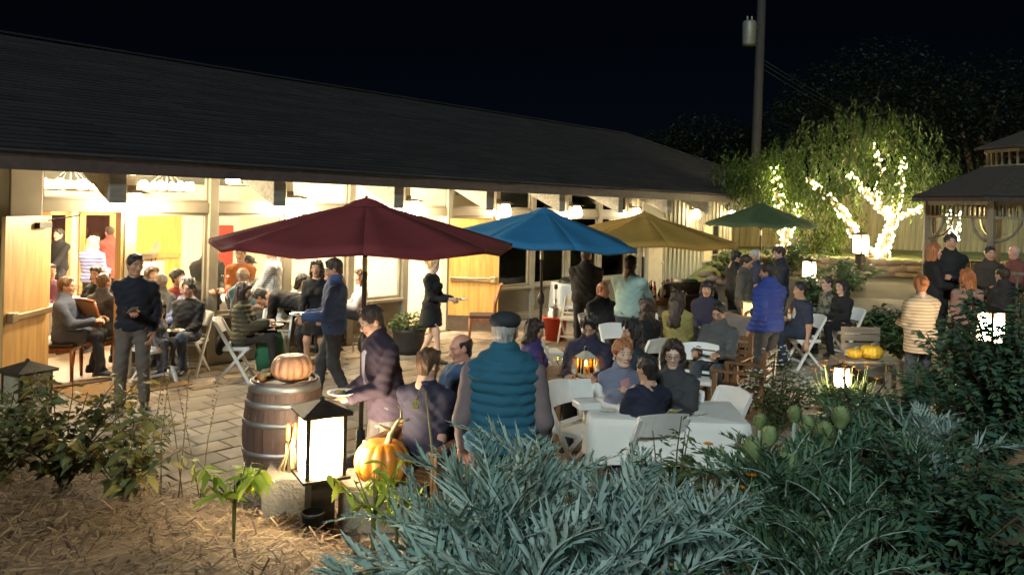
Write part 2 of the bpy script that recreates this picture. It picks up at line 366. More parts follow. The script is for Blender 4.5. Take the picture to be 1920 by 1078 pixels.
# walls: left pier, posts, sills, transoms, panes
bb('wall_panel', (-12, 0, 0), (-4.5, .16, 3.14), m_taupe); bb('pier', (-4.5, -.05, 0), (-4.15, .18, 3.12), m_trim, bw=.01)
for x in (-5.1, -4.92, -4.7): bb('corner_board', (x, -.035, 0), (x+.07, 0, 3.1), m_trim)
DX0, DX1 = -4.08, -3.16                            # door opening next to the pier
posts = [-3.10, -1.92, -.68, .55, 1.77, 4.22, 5.40, 6.68, 7.95, 9.22]
bb('door_jamb', (-4.15, -.03, 0), (-4.05, .16, 2.2), m_door); bb('door_jamb', (-3.2, -.02, 0), (-3.165, .16, 2.2), m_door)
for x in posts: bb('post', (x-.065, -.06, 0), (x+.065, .10, 3.10), m_trim, bw=.008)
bb('post', (2.80, -.06, 0), (2.92, .10, 3.10), m_trim, bw=.008)
bays = [(-4.15, -3.165, 0)]+[(a+.065, b-.065, 1) for a, b in zip(posts[:4], posts[1:5])]+[(1.835, 2.80, 0), (2.92, 4.155, 1)]+[(a+.065, b-.065, 1) for a, b in zip(posts[5:9], posts[6:10])]
m_clad = M('wainscot_boards', (.215, .185, .13), .7, var=.12, scale=3, bump=.1)
for a, b, sill in bays:
    bb('transom', (a, -.045, 2.20), (b, .085, 2.35), m_trim, bw=.006)
    z1 = under(.02)-.01
    w = MB()
    for q in (a, b-.035): w.b2((q, .0, 2.35), (q+.035, .06, z1))
    w.b2((a, .0, 2.35), (b, .06, 2.39)); w = w.build('window', m_trim, B)
    MB().b2((a, .025, 2.36), (b, .031, z1)).build('pane', m_glass, w)
    if sill:
        bb('wainscot', (a, -.01, .12), (b, .10, .66), m_clad); bb('base_board', (a, -.04, 0), (b, .10, .12), m_trim, bw=.006); bb('base_cap', (a, -.025, .125), (b, -.011, .165), m_trim)
        bb('window_sill', (a, -.09, .66), (b, .12, .715), m_trim, bw=.008)
        w = MB()
        for q in (a, b-.045): w.b2((q, .0, .72), (q+.045, .065, 2.2))
        w.b2((a, 0, .72), (b, .065, .765)); w.b2((a, 0, 2.155), (b, .065, 2.2)); w = w.build('window', m_trim, B)
        MB().b2((a+.02, .03, .74), (b-.02, .036, 2.18)).build('pane', m_glass, w)
# board and batten end bay
bb('siding', (9.3, .02, 0), (15.0, .16, 3.14), m_taupe)
m_bat = M('batten_paint', (.36, .32, .23), .65, var=.12, scale=4, bump=.1)
x = 9.45
while x < 14.95:
    if not (10.15 < x < 11.0): 
        z0 = 0.0
        if 13.3 < x < 14.35:
            bb('batten', (x, -.025, 0), (x+.055, .02, .84), m_bat); bb('batten', (x, -.025, 2.03), (x+.055, .02, under(0)-.02), m_bat)
        else: bb('batten', (x, -.025, 0), (x+.055, .02, under(0)-.02), m_bat)
    x += .235
dr = bb('side_door', (10.2, -.035, .02), (10.96, .018, 2.08), M('pale_door', (.62, .54, .40), .6, var=.08)); 
for q in (10.14, 10.965): bb('door_casing', (q, -.05, 0), (q+.06, .02, 2.15), m_trim)
bb('door_casing', (10.14, -.05, 2.15), (11.025, .02, 2.22), m_trim); MB().sphere((10.88, -.07, 1.0), .03).build('door_knob', m_metal, dr, True)
sh_ = bb('shutter', (13.32, -.05, .9), (13.82, .015, 1.98), M('pale_shutter', (.55, .47, .33), .65, var=.08), bw=.006)
w = MB(); w.b2((13.84, -.05, .86), (13.88, .018, 2.02)); w.b2((14.28, -.05, .86), (14.32, .018, 2.02)); w.b2((13.84, -.052, .82), (14.32, .018, .86)); w.b2((13.84, -.05, 1.98), (14.32, .018, 2.02)); w.b2((13.88, -.045, 1.1), (14.28, .016, 1.13))
w = w.build('window', m_trim, B); MB().b2((13.88, -.02, .86), (14.28, -.012, 1.98)).build('pane', M('dark_pane', (.01, .012, .014), .08, spec=.8, bump=0), w)
bb('corner_post', (14.95, -.07, 0), (15.12, .16, 3.1), m_bat, bw=.01)
def gable(name, x0, x1, y0, y1, m, drop=.02):
    b = MB(); ya = YR; pr = [(y0, 0), (y1, 0), (y1, EZ+SL*(EO+2*HW-y1)-drop), (ya, RZ-drop), (y0, under(y0)-drop)]
    b.add([(x0, y, z) for y, z in pr]+[(x1, y, z) for y, z in pr], [(4, 3, 2, 1, 0), (5, 6, 7, 8, 9)]+[(i, (i+1) % 5, 5+(i+1) % 5, 5+i) for i in range(5)]); return b.build(name, m, B)
gable('end_wall', 14.98, 15.1, .16, 7.8, m_taupe, .25)
# inside
bb('interior_floor', (-11, .0, -.05), (14.9, 7.8, .012), m_floor)
bb('threshold', (-4.15, -.16, 0), (-3.1, .02, .03), M('threshold_oak', (.16, .10, .06), .5)); bb('threshold', (1.83, -.12, 0), (2.8, .0, .03), m_metal)
bb('back_wall', (-12, 7.8, 0), (15, 7.95, 2.75), m_cream); gable('side_wall', -11.1, -11, .16, 7.8, m_cream)
gable('partition_wall', 3.02, 3.14, .1, 7.8, m_cream)
def backdoor(u0, u1, glass, vt=400, name='back_door', mt=None, off=-7.74):
    s0 = wallpx(u0, 450, off)[0]; s1 = wallpx(u1, 450, off)[0]; zt_ = 2.1; y = -off; mt = mt or m_door
    d = MB()
    if glass:
        d.b2((s0, y-.05, 0), (s0+.12, y, zt_)); d.b2((s1-.12, y-.05, 0), (s1, y, zt_)); d.b2((s0, y-.05, zt_-.12), (s1, y, zt_)); d.b2((s0, y-.05, 0), (s1, y, .25))
        d = d.build(name, mt, B); MB().b2((s0+.1, y-.03, .2), (s1-.1, y-.02, zt_-.1)).build('pane', M('night_pane', (.045, .02, .018), .06, spec=.9, bump=0, var=.4, scale=1.5), d)
    else:
        d.b2((s0, y-.05, 0), (s1, y, zt_)); d = d.build(name, mt, B); MB().b2((s0+.08, y-.12, .98), (s1-.08, y-.06, 1.06)).build('push_bar', m_brass, d)
        MB().b2((s0+.5, y-.10, zt_-.06), (s1-.3, y-.06, zt_-.01)).build('door_closer', m_metal, d)
    return d
backdoor(60, 132, True); backdoor(148, 214, True)
backdoor(252, 338, False, mt=m_door2); backdoor(-30, 42, True)
s0 = wallpx(402, 450, -7.7)[0]; s1 = wallpx(436, 450, -7.7)[0]; bb('red_panel', (s0, 7.66, 0), (s1, 7.79, 1.75), M('red_wall', (.42, .045, .03), .7))
for u in (440, 700):
    s = wallpx(u, 450, -7.7)[0]; bb('pilaster', (s-.08, 7.70, 0), (s+.08, 7.79, 2.74), m_soffit)
bb('interior_rail', (-11, 7.735, 2.12), (3, 7.79, 2.22), m_door)
# open doors
def door_leaf(hx, ang, w, m, closer=None, kick=False, side=1):
    d = empty('door_tmp'); e = bpy.data.objects; e.remove(d)
    me = MB().b2((0, -.022, .02), (w, .022, 2.15)).mesh('door', m)
    o = mobj('door', me, B, (hx, -.03, 0), (0, 0, ang)); bev(o, .004)
    s = side
    g = MB(); g.b2((.06, s*.06, .96), (w-.06, s*.095, 1.035)); g.b2((w-.16, s*.022, .94), (w-.05, s*.10, 1.06)); g.b2((.05, s*.022, .96), (.1, s*.09, 1.035)); bev(g.build('push_bar', m_brass, o), .008)
    if closer:
        c = MB(); c.b2((.10, s*.024, 2.0), (.36, s*.085, 2.07)); c.bar((.14, s*.06, 2.09), (-.12, s*.30, 2.16), .03, .015); c.build('door_closer', m_black, o)
    if kick: MB().b2((.02, s*.023, .03), (w-.02, s*.027, .30)).build('kick_plate', m_kick, o)
    return o
door_leaf(-4.06, math.radians(-137), .92, m_door, closer=True)
door_leaf(2.86, math.radians(180+128), .98, m_door2, kick=True, side=-1)
# ------------------------------------------------------------------ wall lamps
m_glow = M('lamp_glass_lit', WARMW, emit=210.0); m_glow_far = M('lamp_glass_far', WARMW, emit=48.0)
m_bronze = M('dark_bronze', (.10, .075, .05), .45, .7)
_sc = None; _fs = []
def _far_shade():
    if not _fs: _fs.append(MB().lathe([(.001, -.065), (.07, -.06), (.112, -.03), (.12, .02), (.105, .09), (.085, .15), (.06, .188), (.001, .19)], 18, (0, -.19, 0)).mesh('lamp_shade', m_glow_far, True))
    return _fs[0]
def sconce(s, label, z=2.26):
    global _sc
    if _sc is None:
        r = empty('wall_lamp')
        b = MB(); b.b2((-.06, -.02, -.02), (.06, .0, .30)); b.bar((0, -.01, .22), (0, -.17, .22), .025, .03); bev(b.build('bracket', m_bronze, r), .004)
        MB().lathe([(.03, .235), (.155, .205), (.165, .19), (.04, .19)], 20, (0, -.19, 0)).build('cap', m_bronze, r, True)
        MB().lathe([(.001, -.065), (.07, -.06), (.112, -.03), (.12, .02), (.105, .09), (.085, .15), (.06, .188), (.001, .19)], 18, (0, -.19, 0)).build('lamp_shade', m_glow, r, True)
        _sc = r; o = r
    else: o = copy_tree(_sc)
    o.location = Vector(W(s, .063, z)); o.rotation_euler = (0, 0, math.pi/2-WANG)
    if s > 3:
        for c_ in o.children:
            if c_.name.startswith('lamp_shade'): c_.data = _far_shade()
    return tag(o, label, 'wall lamp', 'lit lamps along the window wall')
for s, l in ((-3.10, 'glowing wall lamp on the post beside the open oak door'), (-.68, 'glowing wall lamp on the post left of the maroon umbrella top'), (1.77, 'glowing wall lamp above the right edge of the maroon umbrella'),
             (4.22, 'glowing wall lamp above the honey coloured open door'), (6.68, 'glowing wall lamp behind the blue umbrella top'), (9.22, 'glowing wall lamp on the post where the siding begins'), (12.4, 'glowing wall lamp on board siding behind gold umbrella'), (14.75, 'glowing wall lamp on the far siding beside the green umbrella')):
    sconce(s, l)
# ------------------------------------------------------------------ chandeliers
m_bulb = M('chandelier_bulb', (1.0, .83, .58), emit=360.0)
def chandelier(s, off, z, label):
    r = empty('chandelier', W(s, off, z), 0, label, 'chandelier', 'ring chandeliers in the dining hall')
    top = under(-off)-z
    MB().tube([(0, 0, .05), (0, 0, top)], .012).build('rod', m_bronze, r)
    ring = []
    for k in range(25): a = 2*math.pi*k/24; ring.append((.42*math.cos(a), .42*math.sin(a), 0))
    b = MB().tube(ring, .018, 6, False)
    for k in range(4): a = math.pi*k/2; b.tube([(.42*math.cos(a), .42*math.sin(a), 0), (0, 0, .42)], .008, 6)
    b.build('ring', m_bronze, r, True)
    for k in range(8):
        a = 2*math.pi*k/8+.2; MB().lathe([(.001, .02), (.045, .03), (.055, .07), (.05, .13), (.03, .17), (.001, .175)], 10, (.42*math.cos(a), .42*math.sin(a), 0)).build('bulb', m_bulb, r, True)
    return r
for u, off, z, l in ((132, -3.4, 2.50, 'ring chandelier seen above the open oak door'), (312, -3.4, 2.53, 'ring chandelier seen right of the first wall lamp'), (470, -3.4, 2.7, 'ring chandelier over the guests by the window'), (690, -3.4, 2.8, 'ring chandelier hidden behind the maroon umbrella top')):
    chandelier(wallpx(u, 360, off)[0], off, z, l)

# ------------------------------------------------------------------ umbrellas
def umbrella(name, label, col, base, htop, rad, rz, sides=8, tilt=(0, 0), zrim=None, hc=None, col2=None):
    r = empty('patio_umbrella', base, 0, label, 'umbrella', None)
    m = M('canvas_'+name, col, .8, var=.14, scale=3, bump=.2, bscale=160, col2=col2); mp = M('umbrella_pole', (.05, .035, .028), .4, .5); ms = M('pole_ferrule', (.65, .6, .5), .3, .9)
    TM = Matrix.Translation((0, 0, zrim)) @ Matrix.Rotation(math.radians(tilt[0]), 4, 'X') @ Matrix.Rotation(math.radians(tilt[1]), 4, 'Y')
    H = htop-zrim; NR = 8
    def P(a, t):                                        # t 0 apex .. 1 rim, sagging between ribs
        k = (a/(2*math.pi)*sides) % 1.0; e = math.cos(math.pi/sides)/math.cos((k-.5)*2*math.pi/sides); sag = 1-.085*(1-abs(2*k-1))*t
        R_ = rad*t*e; z = H*(1-t**1.12)*sag - .05*t*(1-abs(2*k-1))**1 + .0
        return TM @ Vector((R_*math.cos(a+rz), R_*math.sin(a+rz), z))
    for i in range(sides):                              # one gore of canvas between two ribs
        b = MB(); n = 6; grid = []
        for j in range(NR+1):
            t = .045+.955*j/NR
            for k in range(n+1): grid.append(P(2*math.pi*(i+k/n*.998+.001)/sides, t))
        b.add(grid, [(j*(n+1)+k, (j+1)*(n+1)+k, (j+1)*(n+1)+k+1, j*(n+1)+k+1) for j in range(NR) for k in range(n)])
        base_ = len(b.v); val = [P(2*math.pi*(i+k/n)/sides, 1.0) for k in range(n+1)]
        b.add([v for v in val]+[v+Vector((0, 0, -.045)) for v in val], [(k, k+1+0, n+1+k+1, n+1+k) for k in range(n)])
        g = b.build('canopy_panel', m, r, True); sd = g.modifiers.new('solid', 'SOLIDIFY'); sd.thickness = .004
        q = 2*math.pi*i/sides
        MB().tube([P(q, .06)+Vector((0, 0, -.02)), P(q, .98)+Vector((0, 0, -.02))], .008, 6).build('rib', mp, r)
        MB().tube([P(q, .5)+Vector((0, 0, -.02)), TM @ Vector((0, 0, -.12))], .006, 6).build('strut', mp, r)
    v = MB(); vg = []
    for j, (t, dz) in enumerate(((.0, .045), (.07, .035), (.15, .005))):
        for k in range(17): q = 2*math.pi*k/16; p = P(q, t)+Vector((0, 0, dz)); vg.append(p)
    v.add(vg, [(j*17+k, (j+1)*17+k, (j+1)*17+k+1, j*17+k+1) for j in range(2) for k in range(16)]); v.build('vent_cap', m, r, True)
    MB().sphere(TM @ Vector((0, 0, H+.045)), .016).build('finial', mp, r, True)
    apex = TM @ Vector((0, 0, H)); low = TM @ Vector((0, 0, -.15))
    MB().tube([(0, 0, .02), (0, 0, 1.25), tuple(low), tuple(apex)], .021, 10).build('pole', mp, r, True)
    MB().tube([low+Vector((0, 0, -.13)), low], .026, 10).build('ferrule', ms, r)
    c = MB(); c.lathe([(.03, 0), (.05, .03), (.05, .12), (.03, .16)], 12, (0, 0, 1.02)); c.build('crank_housing', mp, r, True)
    MB().tube([(0, 0, 1.1), (-.09, 0, 1.1), (-.09, 0, 1.02), (-.14, 0, 1.02)], .009, 6).build('crank_handle', ms, r)
    MB().lathe([(.27, 0), (.27, .03), (.2, .06), (.05, .09), (.04, .3), (.03, .3)], 24).build('base', m_black, r, True)
    return r
def ub(u, d):
    p = atd(u, 500, d); return (p[0], p[1], 0)
umbrella('maroon', 'wide maroon canvas patio umbrella nearest the wine barrel', (.21, .030, .034), ub(684, 7.15), 2.41, 1.38, math.radians(10), zrim=2.05)
umbrella('blue', 'bright blue canvas patio umbrella between the maroon and gold ones', (.02, .17, .36), ub(1016, 11.0), 2.36, 1.44, math.radians(14), zrim=1.94, tilt=(0, 3))
umbrella('gold', 'mustard gold canvas patio umbrella beyond the blue one', (.42, .235, .045), ub(1205, 12.4), 2.33, 1.55, math.radians(3), zrim=1.93, tilt=(0, 1))
umbrella('green', 'dark green canvas patio umbrella by the end of the building', (.045, .075, .03), ub(1425, 18.6), 2.62, 1.32, math.radians(20), zrim=2.14)

# ------------------------------------------------------------------ furniture builders (front towards local +y)
m_white = M('white_resin', (.74, .73, .70), .45, var=.05, bump=.03); m_wpad = M('white_vinyl', (.70, .69, .66), .55, var=.05)
m_teak = M('teak', (.22, .10, .038), .5, kind='wood', scale=3, col2=(.13, .055, .02), bump=.12)
m_cherry = M('cherry_wood', (.33, .12, .045), .35, kind='wood', scale=3, col2=(.2, .06, .02), bump=.06)
m_wicker = M('wicker', (.48, .25, .09), .6, kind='plaid', scale=28, col2=(.30, .14, .05))
m_linen = M('white_linen', (.78, .76, .72), .85, var=.05, scale=3, bump=.15, bscale=12)
def rzv(x, y, r): return (x*math.cos(r)-y*math.sin(r), x*math.sin(r)+y*math.cos(r))
_fc = None
def folding_chair(loc, f, label, group='white folding chairs on the patio'):
    global _fc
    if _fc is None:
        r = empty('folding_chair')
        for sx in (-1, 1):
            MB().bar((sx*.20, .21, 0), (sx*.20, -.24, .80), .028, .04).build('back_leg', m_white, r)
            MB().bar((sx*.17, -.23, 0), (sx*.17, .17, .46), .026, .036).build('front_leg', m_white, r)
        bev(MB().box((0, 0, .445), (.36, .39, .05)).build('seat', m_wpad, r), .015, 3)
        b = MB(); n = 8
        for k in range(n):                              # curved top panel
            x0, x1 = -.21+.42*k/n, -.21+.42*(k+1)/n; f0, f1 = [-.035*(1-(x/.21)**2) for x in (x0, x1)]
            pts = []
            for (zz, oy) in ((.64, -.155), (.82, -.25)):
                for (x, q) in ((x0, f0), (x1, f1)): top = .02*(1-(x/.21)**2) if zz > .7 else 0; pts += [(x, oy+q-.011, zz+top), (x, oy+q+.011, zz+top)]
            b.add(pts, [(0, 2, 6, 4), (3, 1, 5, 7), (4, 6, 7, 5), (2, 0, 1, 3)]+([(0, 4, 5, 1)] if k == 0 else [])+([(2, 3, 7, 6)] if k == n-1 else []))
        b.build('backrest', m_white, r, False)
        for (y, z, x) in ((.13, .13, .2), (-.14, .11, .17), (-.05, .53, .2)): MB().bar((-x, y, z), (x, y, z), .022, .03).build('stretcher', m_white, r)
        _fc = r; o = r
    else: o = copy_tree(_fc)
    o.location = (loc[0], loc[1], 0); o.rotation_euler = (0, 0, -math.radians(f)); return tag(o, label, 'chair', group)
def slat_chair(loc, f, label, arms=True, back=True):
    r = empty('slatted_armchair', (loc[0], loc[1], 0), -math.radians(f), label, 'chair', 'teak slatted armchairs on the patio')
    for sx in (-1, 1):
        MB().bar((sx*.27, .23, 0), (sx*.27, .23, .64), .05, .05).build('leg', m_teak, r); MB().bar((sx*.27, -.25, 0), (sx*.27, -.30 if back else -.25, .92 if back else .64), .05, .045).build('leg', m_teak, r)
        if arms: bev(MB().box((sx*.28, -.02, .655), (.075, .56, .03)).build('armrest', m_teak, r), .006)
        MB().bar((sx*.27, -.25, .40), (sx*.27, .23, .40), .03, .06).build('rail', m_teak, r)
    for k in range(6): MB().box((0, -.21+.085*k, .43), (.50, .065, .022)).build('seat_slat', m_teak, r)
    for k in range(5 if back else 0): MB().box((0, -.275-.006*k, .52+.085*k), (.50, .02, .055)).build('back_slat', m_teak, r)
    return r
def dining_chair(loc, f, label, z=0.012):
    r = empty('dining_chair', (loc[0], loc[1], z), -math.radians(f), label, 'chair', 'cherry wood dining chairs with woven backs')
    for sx in (-1, 1):
        MB().tube([(sx*.22, .22, 0), (sx*.21, .21, .42)], [.02, .028], 8).build('leg', m_cherry, r, True)
        MB().tube([(sx*.20, -.27, 0), (sx*.21, -.21, .42), (sx*.235, -.22, .7), (sx*.22, -.31, 1.0)], [.02, .028, .024, .02], 8).build('back_post', m_cherry, r, True)
    bev(MB().box((0, 0, .41), (.46, .46, .06)).build('seat_rail', m_cherry, r), .008); bev(MB().box((0, .01, .465), (.45, .44, .05)).build('cushion', M('dark_cushion', (.06, .035, .025), .7), r), .02, 3)
    b = MB(); n = 8; pts = []
    for (zz, oy, w) in ((.55, -.212, .22), (.72, -.225, .235), (.88, -.265, .228), (1.0, -.305, .22)):
        for k in range(n+1): x = -w+2*w*k/n; pts.append((x, oy-.03*(1-(x/w)**2), zz))
    b.add(pts, [(j*(n+1)+k, j*(n+1)+k+1, (j+1)*(n+1)+k+1, (j+1)*(n+1)+k) for j in range(3) for k in range(n)])
    g = b.build('woven_back', m_wicker, r, True); sd = g.modifiers.new('s', 'SOLIDIFY'); sd.thickness = .015; sd.offset = 0
    b = MB()
    MB().tube([(-.225, -.305, .995), (-.11, -.332, 1.015), (0, -.342, 1.02), (.11, -.332, 1.015), (.225, -.305, .995)], .022, 8).build('top_rail', m_cherry, r, True)
    MB().tube([(-.22, -.21, .55), (0, -.245, .55), (.22, -.21, .55)], .016, 8).build('lower_rail', m_cherry, r, True)
    return r
def cloth_table(loc, rz, sx, sy, label, h=.74, drop=.45, round_=False, z0=0.0, cloth_m=None):
    r = empty('cloth_table', (loc[0], loc[1], z0), rz, label, 'table')
    MB().box((0, 0, h-.03), (sx-.02, sy-.02, .03)).build('table_top', m_white, r)
    for a in (-1, 1):
        for c in (-1, 1): MB().tube([(a*(sx/2-.12), c*(sy/2-.12), 0), (a*(sx/2-.12), c*(sy/2-.12), h-.04)], .016, 8).build('leg', m_metal, r)
    n = 60; per = []
    for k in range(n):                                  # walk round the edge
        t = k/n*4; s = int(t); q = t-s
        x, y = [(-1+2*q, -1), (1, -1+2*q), (1-2*q, 1), (-1, 1-2*q)][s]; per.append((x*sx/2, y*sy/2))
    b = MB(); V = []
    for j, (zz, o) in enumerate(((h+.006, -.012), (h, .006), (h-.06, .012), (h-drop*.55, .02), (h-drop, .03))):
        for k, (x, y) in enumerate(per):
            w = (math.sin(k*1.3)+.6*math.sin(k*.7+2))*.018*max(0, j-1)/3; L = math.hypot(x, y); e = 1+(o+w)/L; cz = 0
            if j == 4: cz = -.05*(abs(x)/(sx/2)*abs(y)/(sy/2))**3
            V.append((x*e, y*e, zz+cz+(random.uniform(-.006, .006) if j > 2 else 0)))
    V.append((0, 0, h+.006))
    fs = [(j*n+k, j*n+(k+1) % n, (j+1)*n+(k+1) % n, (j+1)*n+k) for j in range(4) for k in range(n)]+[(len(V)-1, (k+1) % n, k) for k in range(n)]
    b.add(V, [tuple(reversed(f)) for f in fs]); b.build('tablecloth', cloth_m or m_linen, r, True); return r
def wood_table(loc, rz, sx, sy, label, h=.72):
    r = empty('wood_table', (loc[0], loc[1], 0), rz, label, 'table'); n = max(4, int(sy/.11))
    for k in range(n): MB().box((0, -sy/2+sy*(k+.5)/n, h-.0125), (sx, sy/n-.008, .025)).build('plank', m_teak, r)
    for a in (-1, 1):
        for c in (-1, 1): MB().box((a*(sx/2-.06), c*(sy/2-.06), (h-.03)/2), (.06, .06, h-.03)).build('leg', m_teak, r)
    for c in (-1, 1): MB().box((0, c*(sy/2-.06), h-.07), (sx-.14, .03, .07)).build('apron', m_teak, r)
    return r
def plate(loc, label, food=True, r=.12, group='plates of food'):
    e = empty('plate', loc, 0, label, 'plate', group)
    MB().lathe([(.001, .004), (r*.6, .004), (r*.75, .012), (r, .02), (r*1.0, .016), (r*.7, .0), (.001, 0)], 24).build('dish', m_white, e, True)
    if food:
        for k in range(5):
            a = random.uniform(0, 6.28); q = random.uniform(0, r*.45); b = MB(); b.sphere((q*math.cos(a), q*math.sin(a), .016), random.uniform(.016, .028), 8, 5, .6)
            b.build('food', M('food_%d' % (k % 3), [(.45, .2, .05), (.12, .2, .04), (.5, .35, .12)][k % 3], .6), e, True)
    return e
def bottle(loc, label, col=(.03, .05, .02), h=.30, r=.037, group='bottles', cap=(.1, .02, .02), z=None):
    e = empty('bottle', loc, 0, label, 'bottle', group); k = h/.30
    MB().lathe([(.001, 0), (r, .003), (r, .17*k), (r*.8, .2*k), (.014, .235*k), (.013, .285*k), (.001, .285*k)], 12).build('glass_body', M('bottle_%.2f%.2f%.2f' % col, col, .12, var=.05, bump=0, spec=.8), e, True)
    MB().lathe([(.016, .255*k), (.016, .30*k), (.001, .302*k)], 10).build('cap', M('cap_%.2f%.2f' % cap[:2], cap, .5), e, True)
    MB().lathe([(r*1.01, .05*k), (r*1.01, .14*k)], 12).build('paper_label', M('bottle_label', (.6, .55, .45), .7), e, True); return e
def cup(loc, label, col=(.75, .22, .05), group='drinking cups'):
    e = empty('cup', loc, 0, label, 'cup', group)
    MB().lathe([(.001, 0), (.03, 0), (.042, .12), (.044, .122), (.040, .118), (.029, .006), (.001, .006)], 16).build('cup_wall', M('cup_%.2f' % col[1], col, .4), e, True)
    MB().lathe([(.001, .105), (.039, .105)], 16).build('drink', M('drink', (.6, .15, .03), .2), e); return e
def wine_glass(loc, label, group='wine glasses'):
    e = empty('wine_glass', loc, 0, label, 'glass', group)
    MB().lathe([(.001, 0), (.035, .003), (.005, .01), (.004, .09), (.02, .10), (.038, .14), (.032, .20)], 14).build('goblet', glass_mat('goblet_glass', (.85, .88, .88)), e, True); return e
def pumpkin(loc, R, col, label, squash=.8, lobes=11, rz=0, dirt=None, stem=.10, emb=.0):
    e = empty('pumpkin', loc, rz, label, 'pumpkin'); b = MB(); n = lobes*6; pr = []
    m = 16; V = []
    for i in range(m+1):
        t = math.pi*i/m
        for k in range(n):
            a = 2*math.pi*k/n; lob = abs(math.cos(a*lobes/2))**.55; dimple = 1-.0
            r = R*math.sin(t)**.85*(.90+.10*lob); z = R*squash*(1-math.cos(t))-R*.17*math.exp(-((t-math.pi)/.38)**2)+R*.06*math.exp(-(t/.3)**2)
            V.append((r*math.cos(a)+1e-4, r*math.sin(a), z))
    b.add(V, [(i*n+k, i*n+(k+1) % n, (i+1)*n+(k+1) % n, (i+1)*n+k) for i in range(m) for k in range(n)])
    b.build('rind', M('rind_'+label[:12], col, .45, var=.2, scale=5, bump=.12, col2=dirt), e, True)
    zt_ = 2*R*squash-R*.19
    if stem:
        s = MB().tube([(0, 0, zt_-.01), (.005, 0, zt_+stem*.4), (.03, .01, zt_+stem*.8), (.06, .02, zt_+stem)], [.032, .02, .016, .018], 7); s.build('stem', M('dry_stem', (.36, .29, .14), .8), e, True)
    return e
# ------------------------------------------------------------------ people: smooth-union body volumes turned into meshes
def surface_nets(f, org, h):
    nx, ny, nz = f.shape; ins = f < 0
    c = np.zeros((nx-1, ny-1, nz-1), np.int8)
    for i in (0, 1):
        for j in (0, 1):
            for k in (0, 1): c += ins[i:nx-1+i, j:ny-1+j, k:nz-1+k]
    act = (c > 0) & (c < 8); idx = np.argwhere(act)
    if len(idx) == 0: return np.zeros((0, 3)), np.zeros((0, 4), int)
    vid = np.full(act.shape, -1, np.int64); vid[act] = np.arange(len(idx))
    acc = np.zeros((len(idx), 3)); cnt = np.zeros(len(idx)); I, J, K = idx.T
    cor = [(i, j, k) for i in (0, 1) for j in (0, 1) for k in (0, 1)]
    val = {q: f[I+q[0], J+q[1], K+q[2]] for q in cor}
    for a in cor:
        for ax in range(3):
            if a[ax]: continue
            b = list(a); b[ax] = 1; b = tuple(b); va, vb = val[a], val[b]; m = (va < 0) != (vb < 0)
            t = np.where(m, va/np.where(m, va-vb, 1), 0); p = np.zeros((len(idx), 3)); p[:] = a; p[:, ax] += t
            acc += p*m[:, None]; cnt += m
    V = (idx+acc/cnt[:, None])*h+org; F = []
    for ax in range(3):
        o1, o2 = [(1, 2), (2, 0), (0, 1)][ax]
        sl0 = [slice(None)]*3; sl1 = [slice(None)]*3; sl0[ax] = slice(0, -1); sl1[ax] = slice(1, None)
        A = ins[tuple(sl0)]; Bq = ins[tuple(sl1)]; e = np.argwhere(A != Bq); 
        if len(e) == 0: continue
        ok = np.ones(len(e), bool)
        for o in (o1, o2): ok &= (e[:, o] > 0) & (e[:, o] < f.shape[o]-1)
        e = e[ok]; s = A[tuple(e.T)]
        def cell(d1, d2):
            q = e.copy(); q[:, o1] -= d1; q[:, o2] -= d2; return vid[tuple(q.T)]
        q = np.stack([cell(1, 1), cell(0, 1), cell(0, 0), cell(1, 0)], 1)
        q[~s] = q[~s][:, ::-1]; F.append(q)
    F = np.concatenate(F); return V, F[(F >= 0).all(1)]
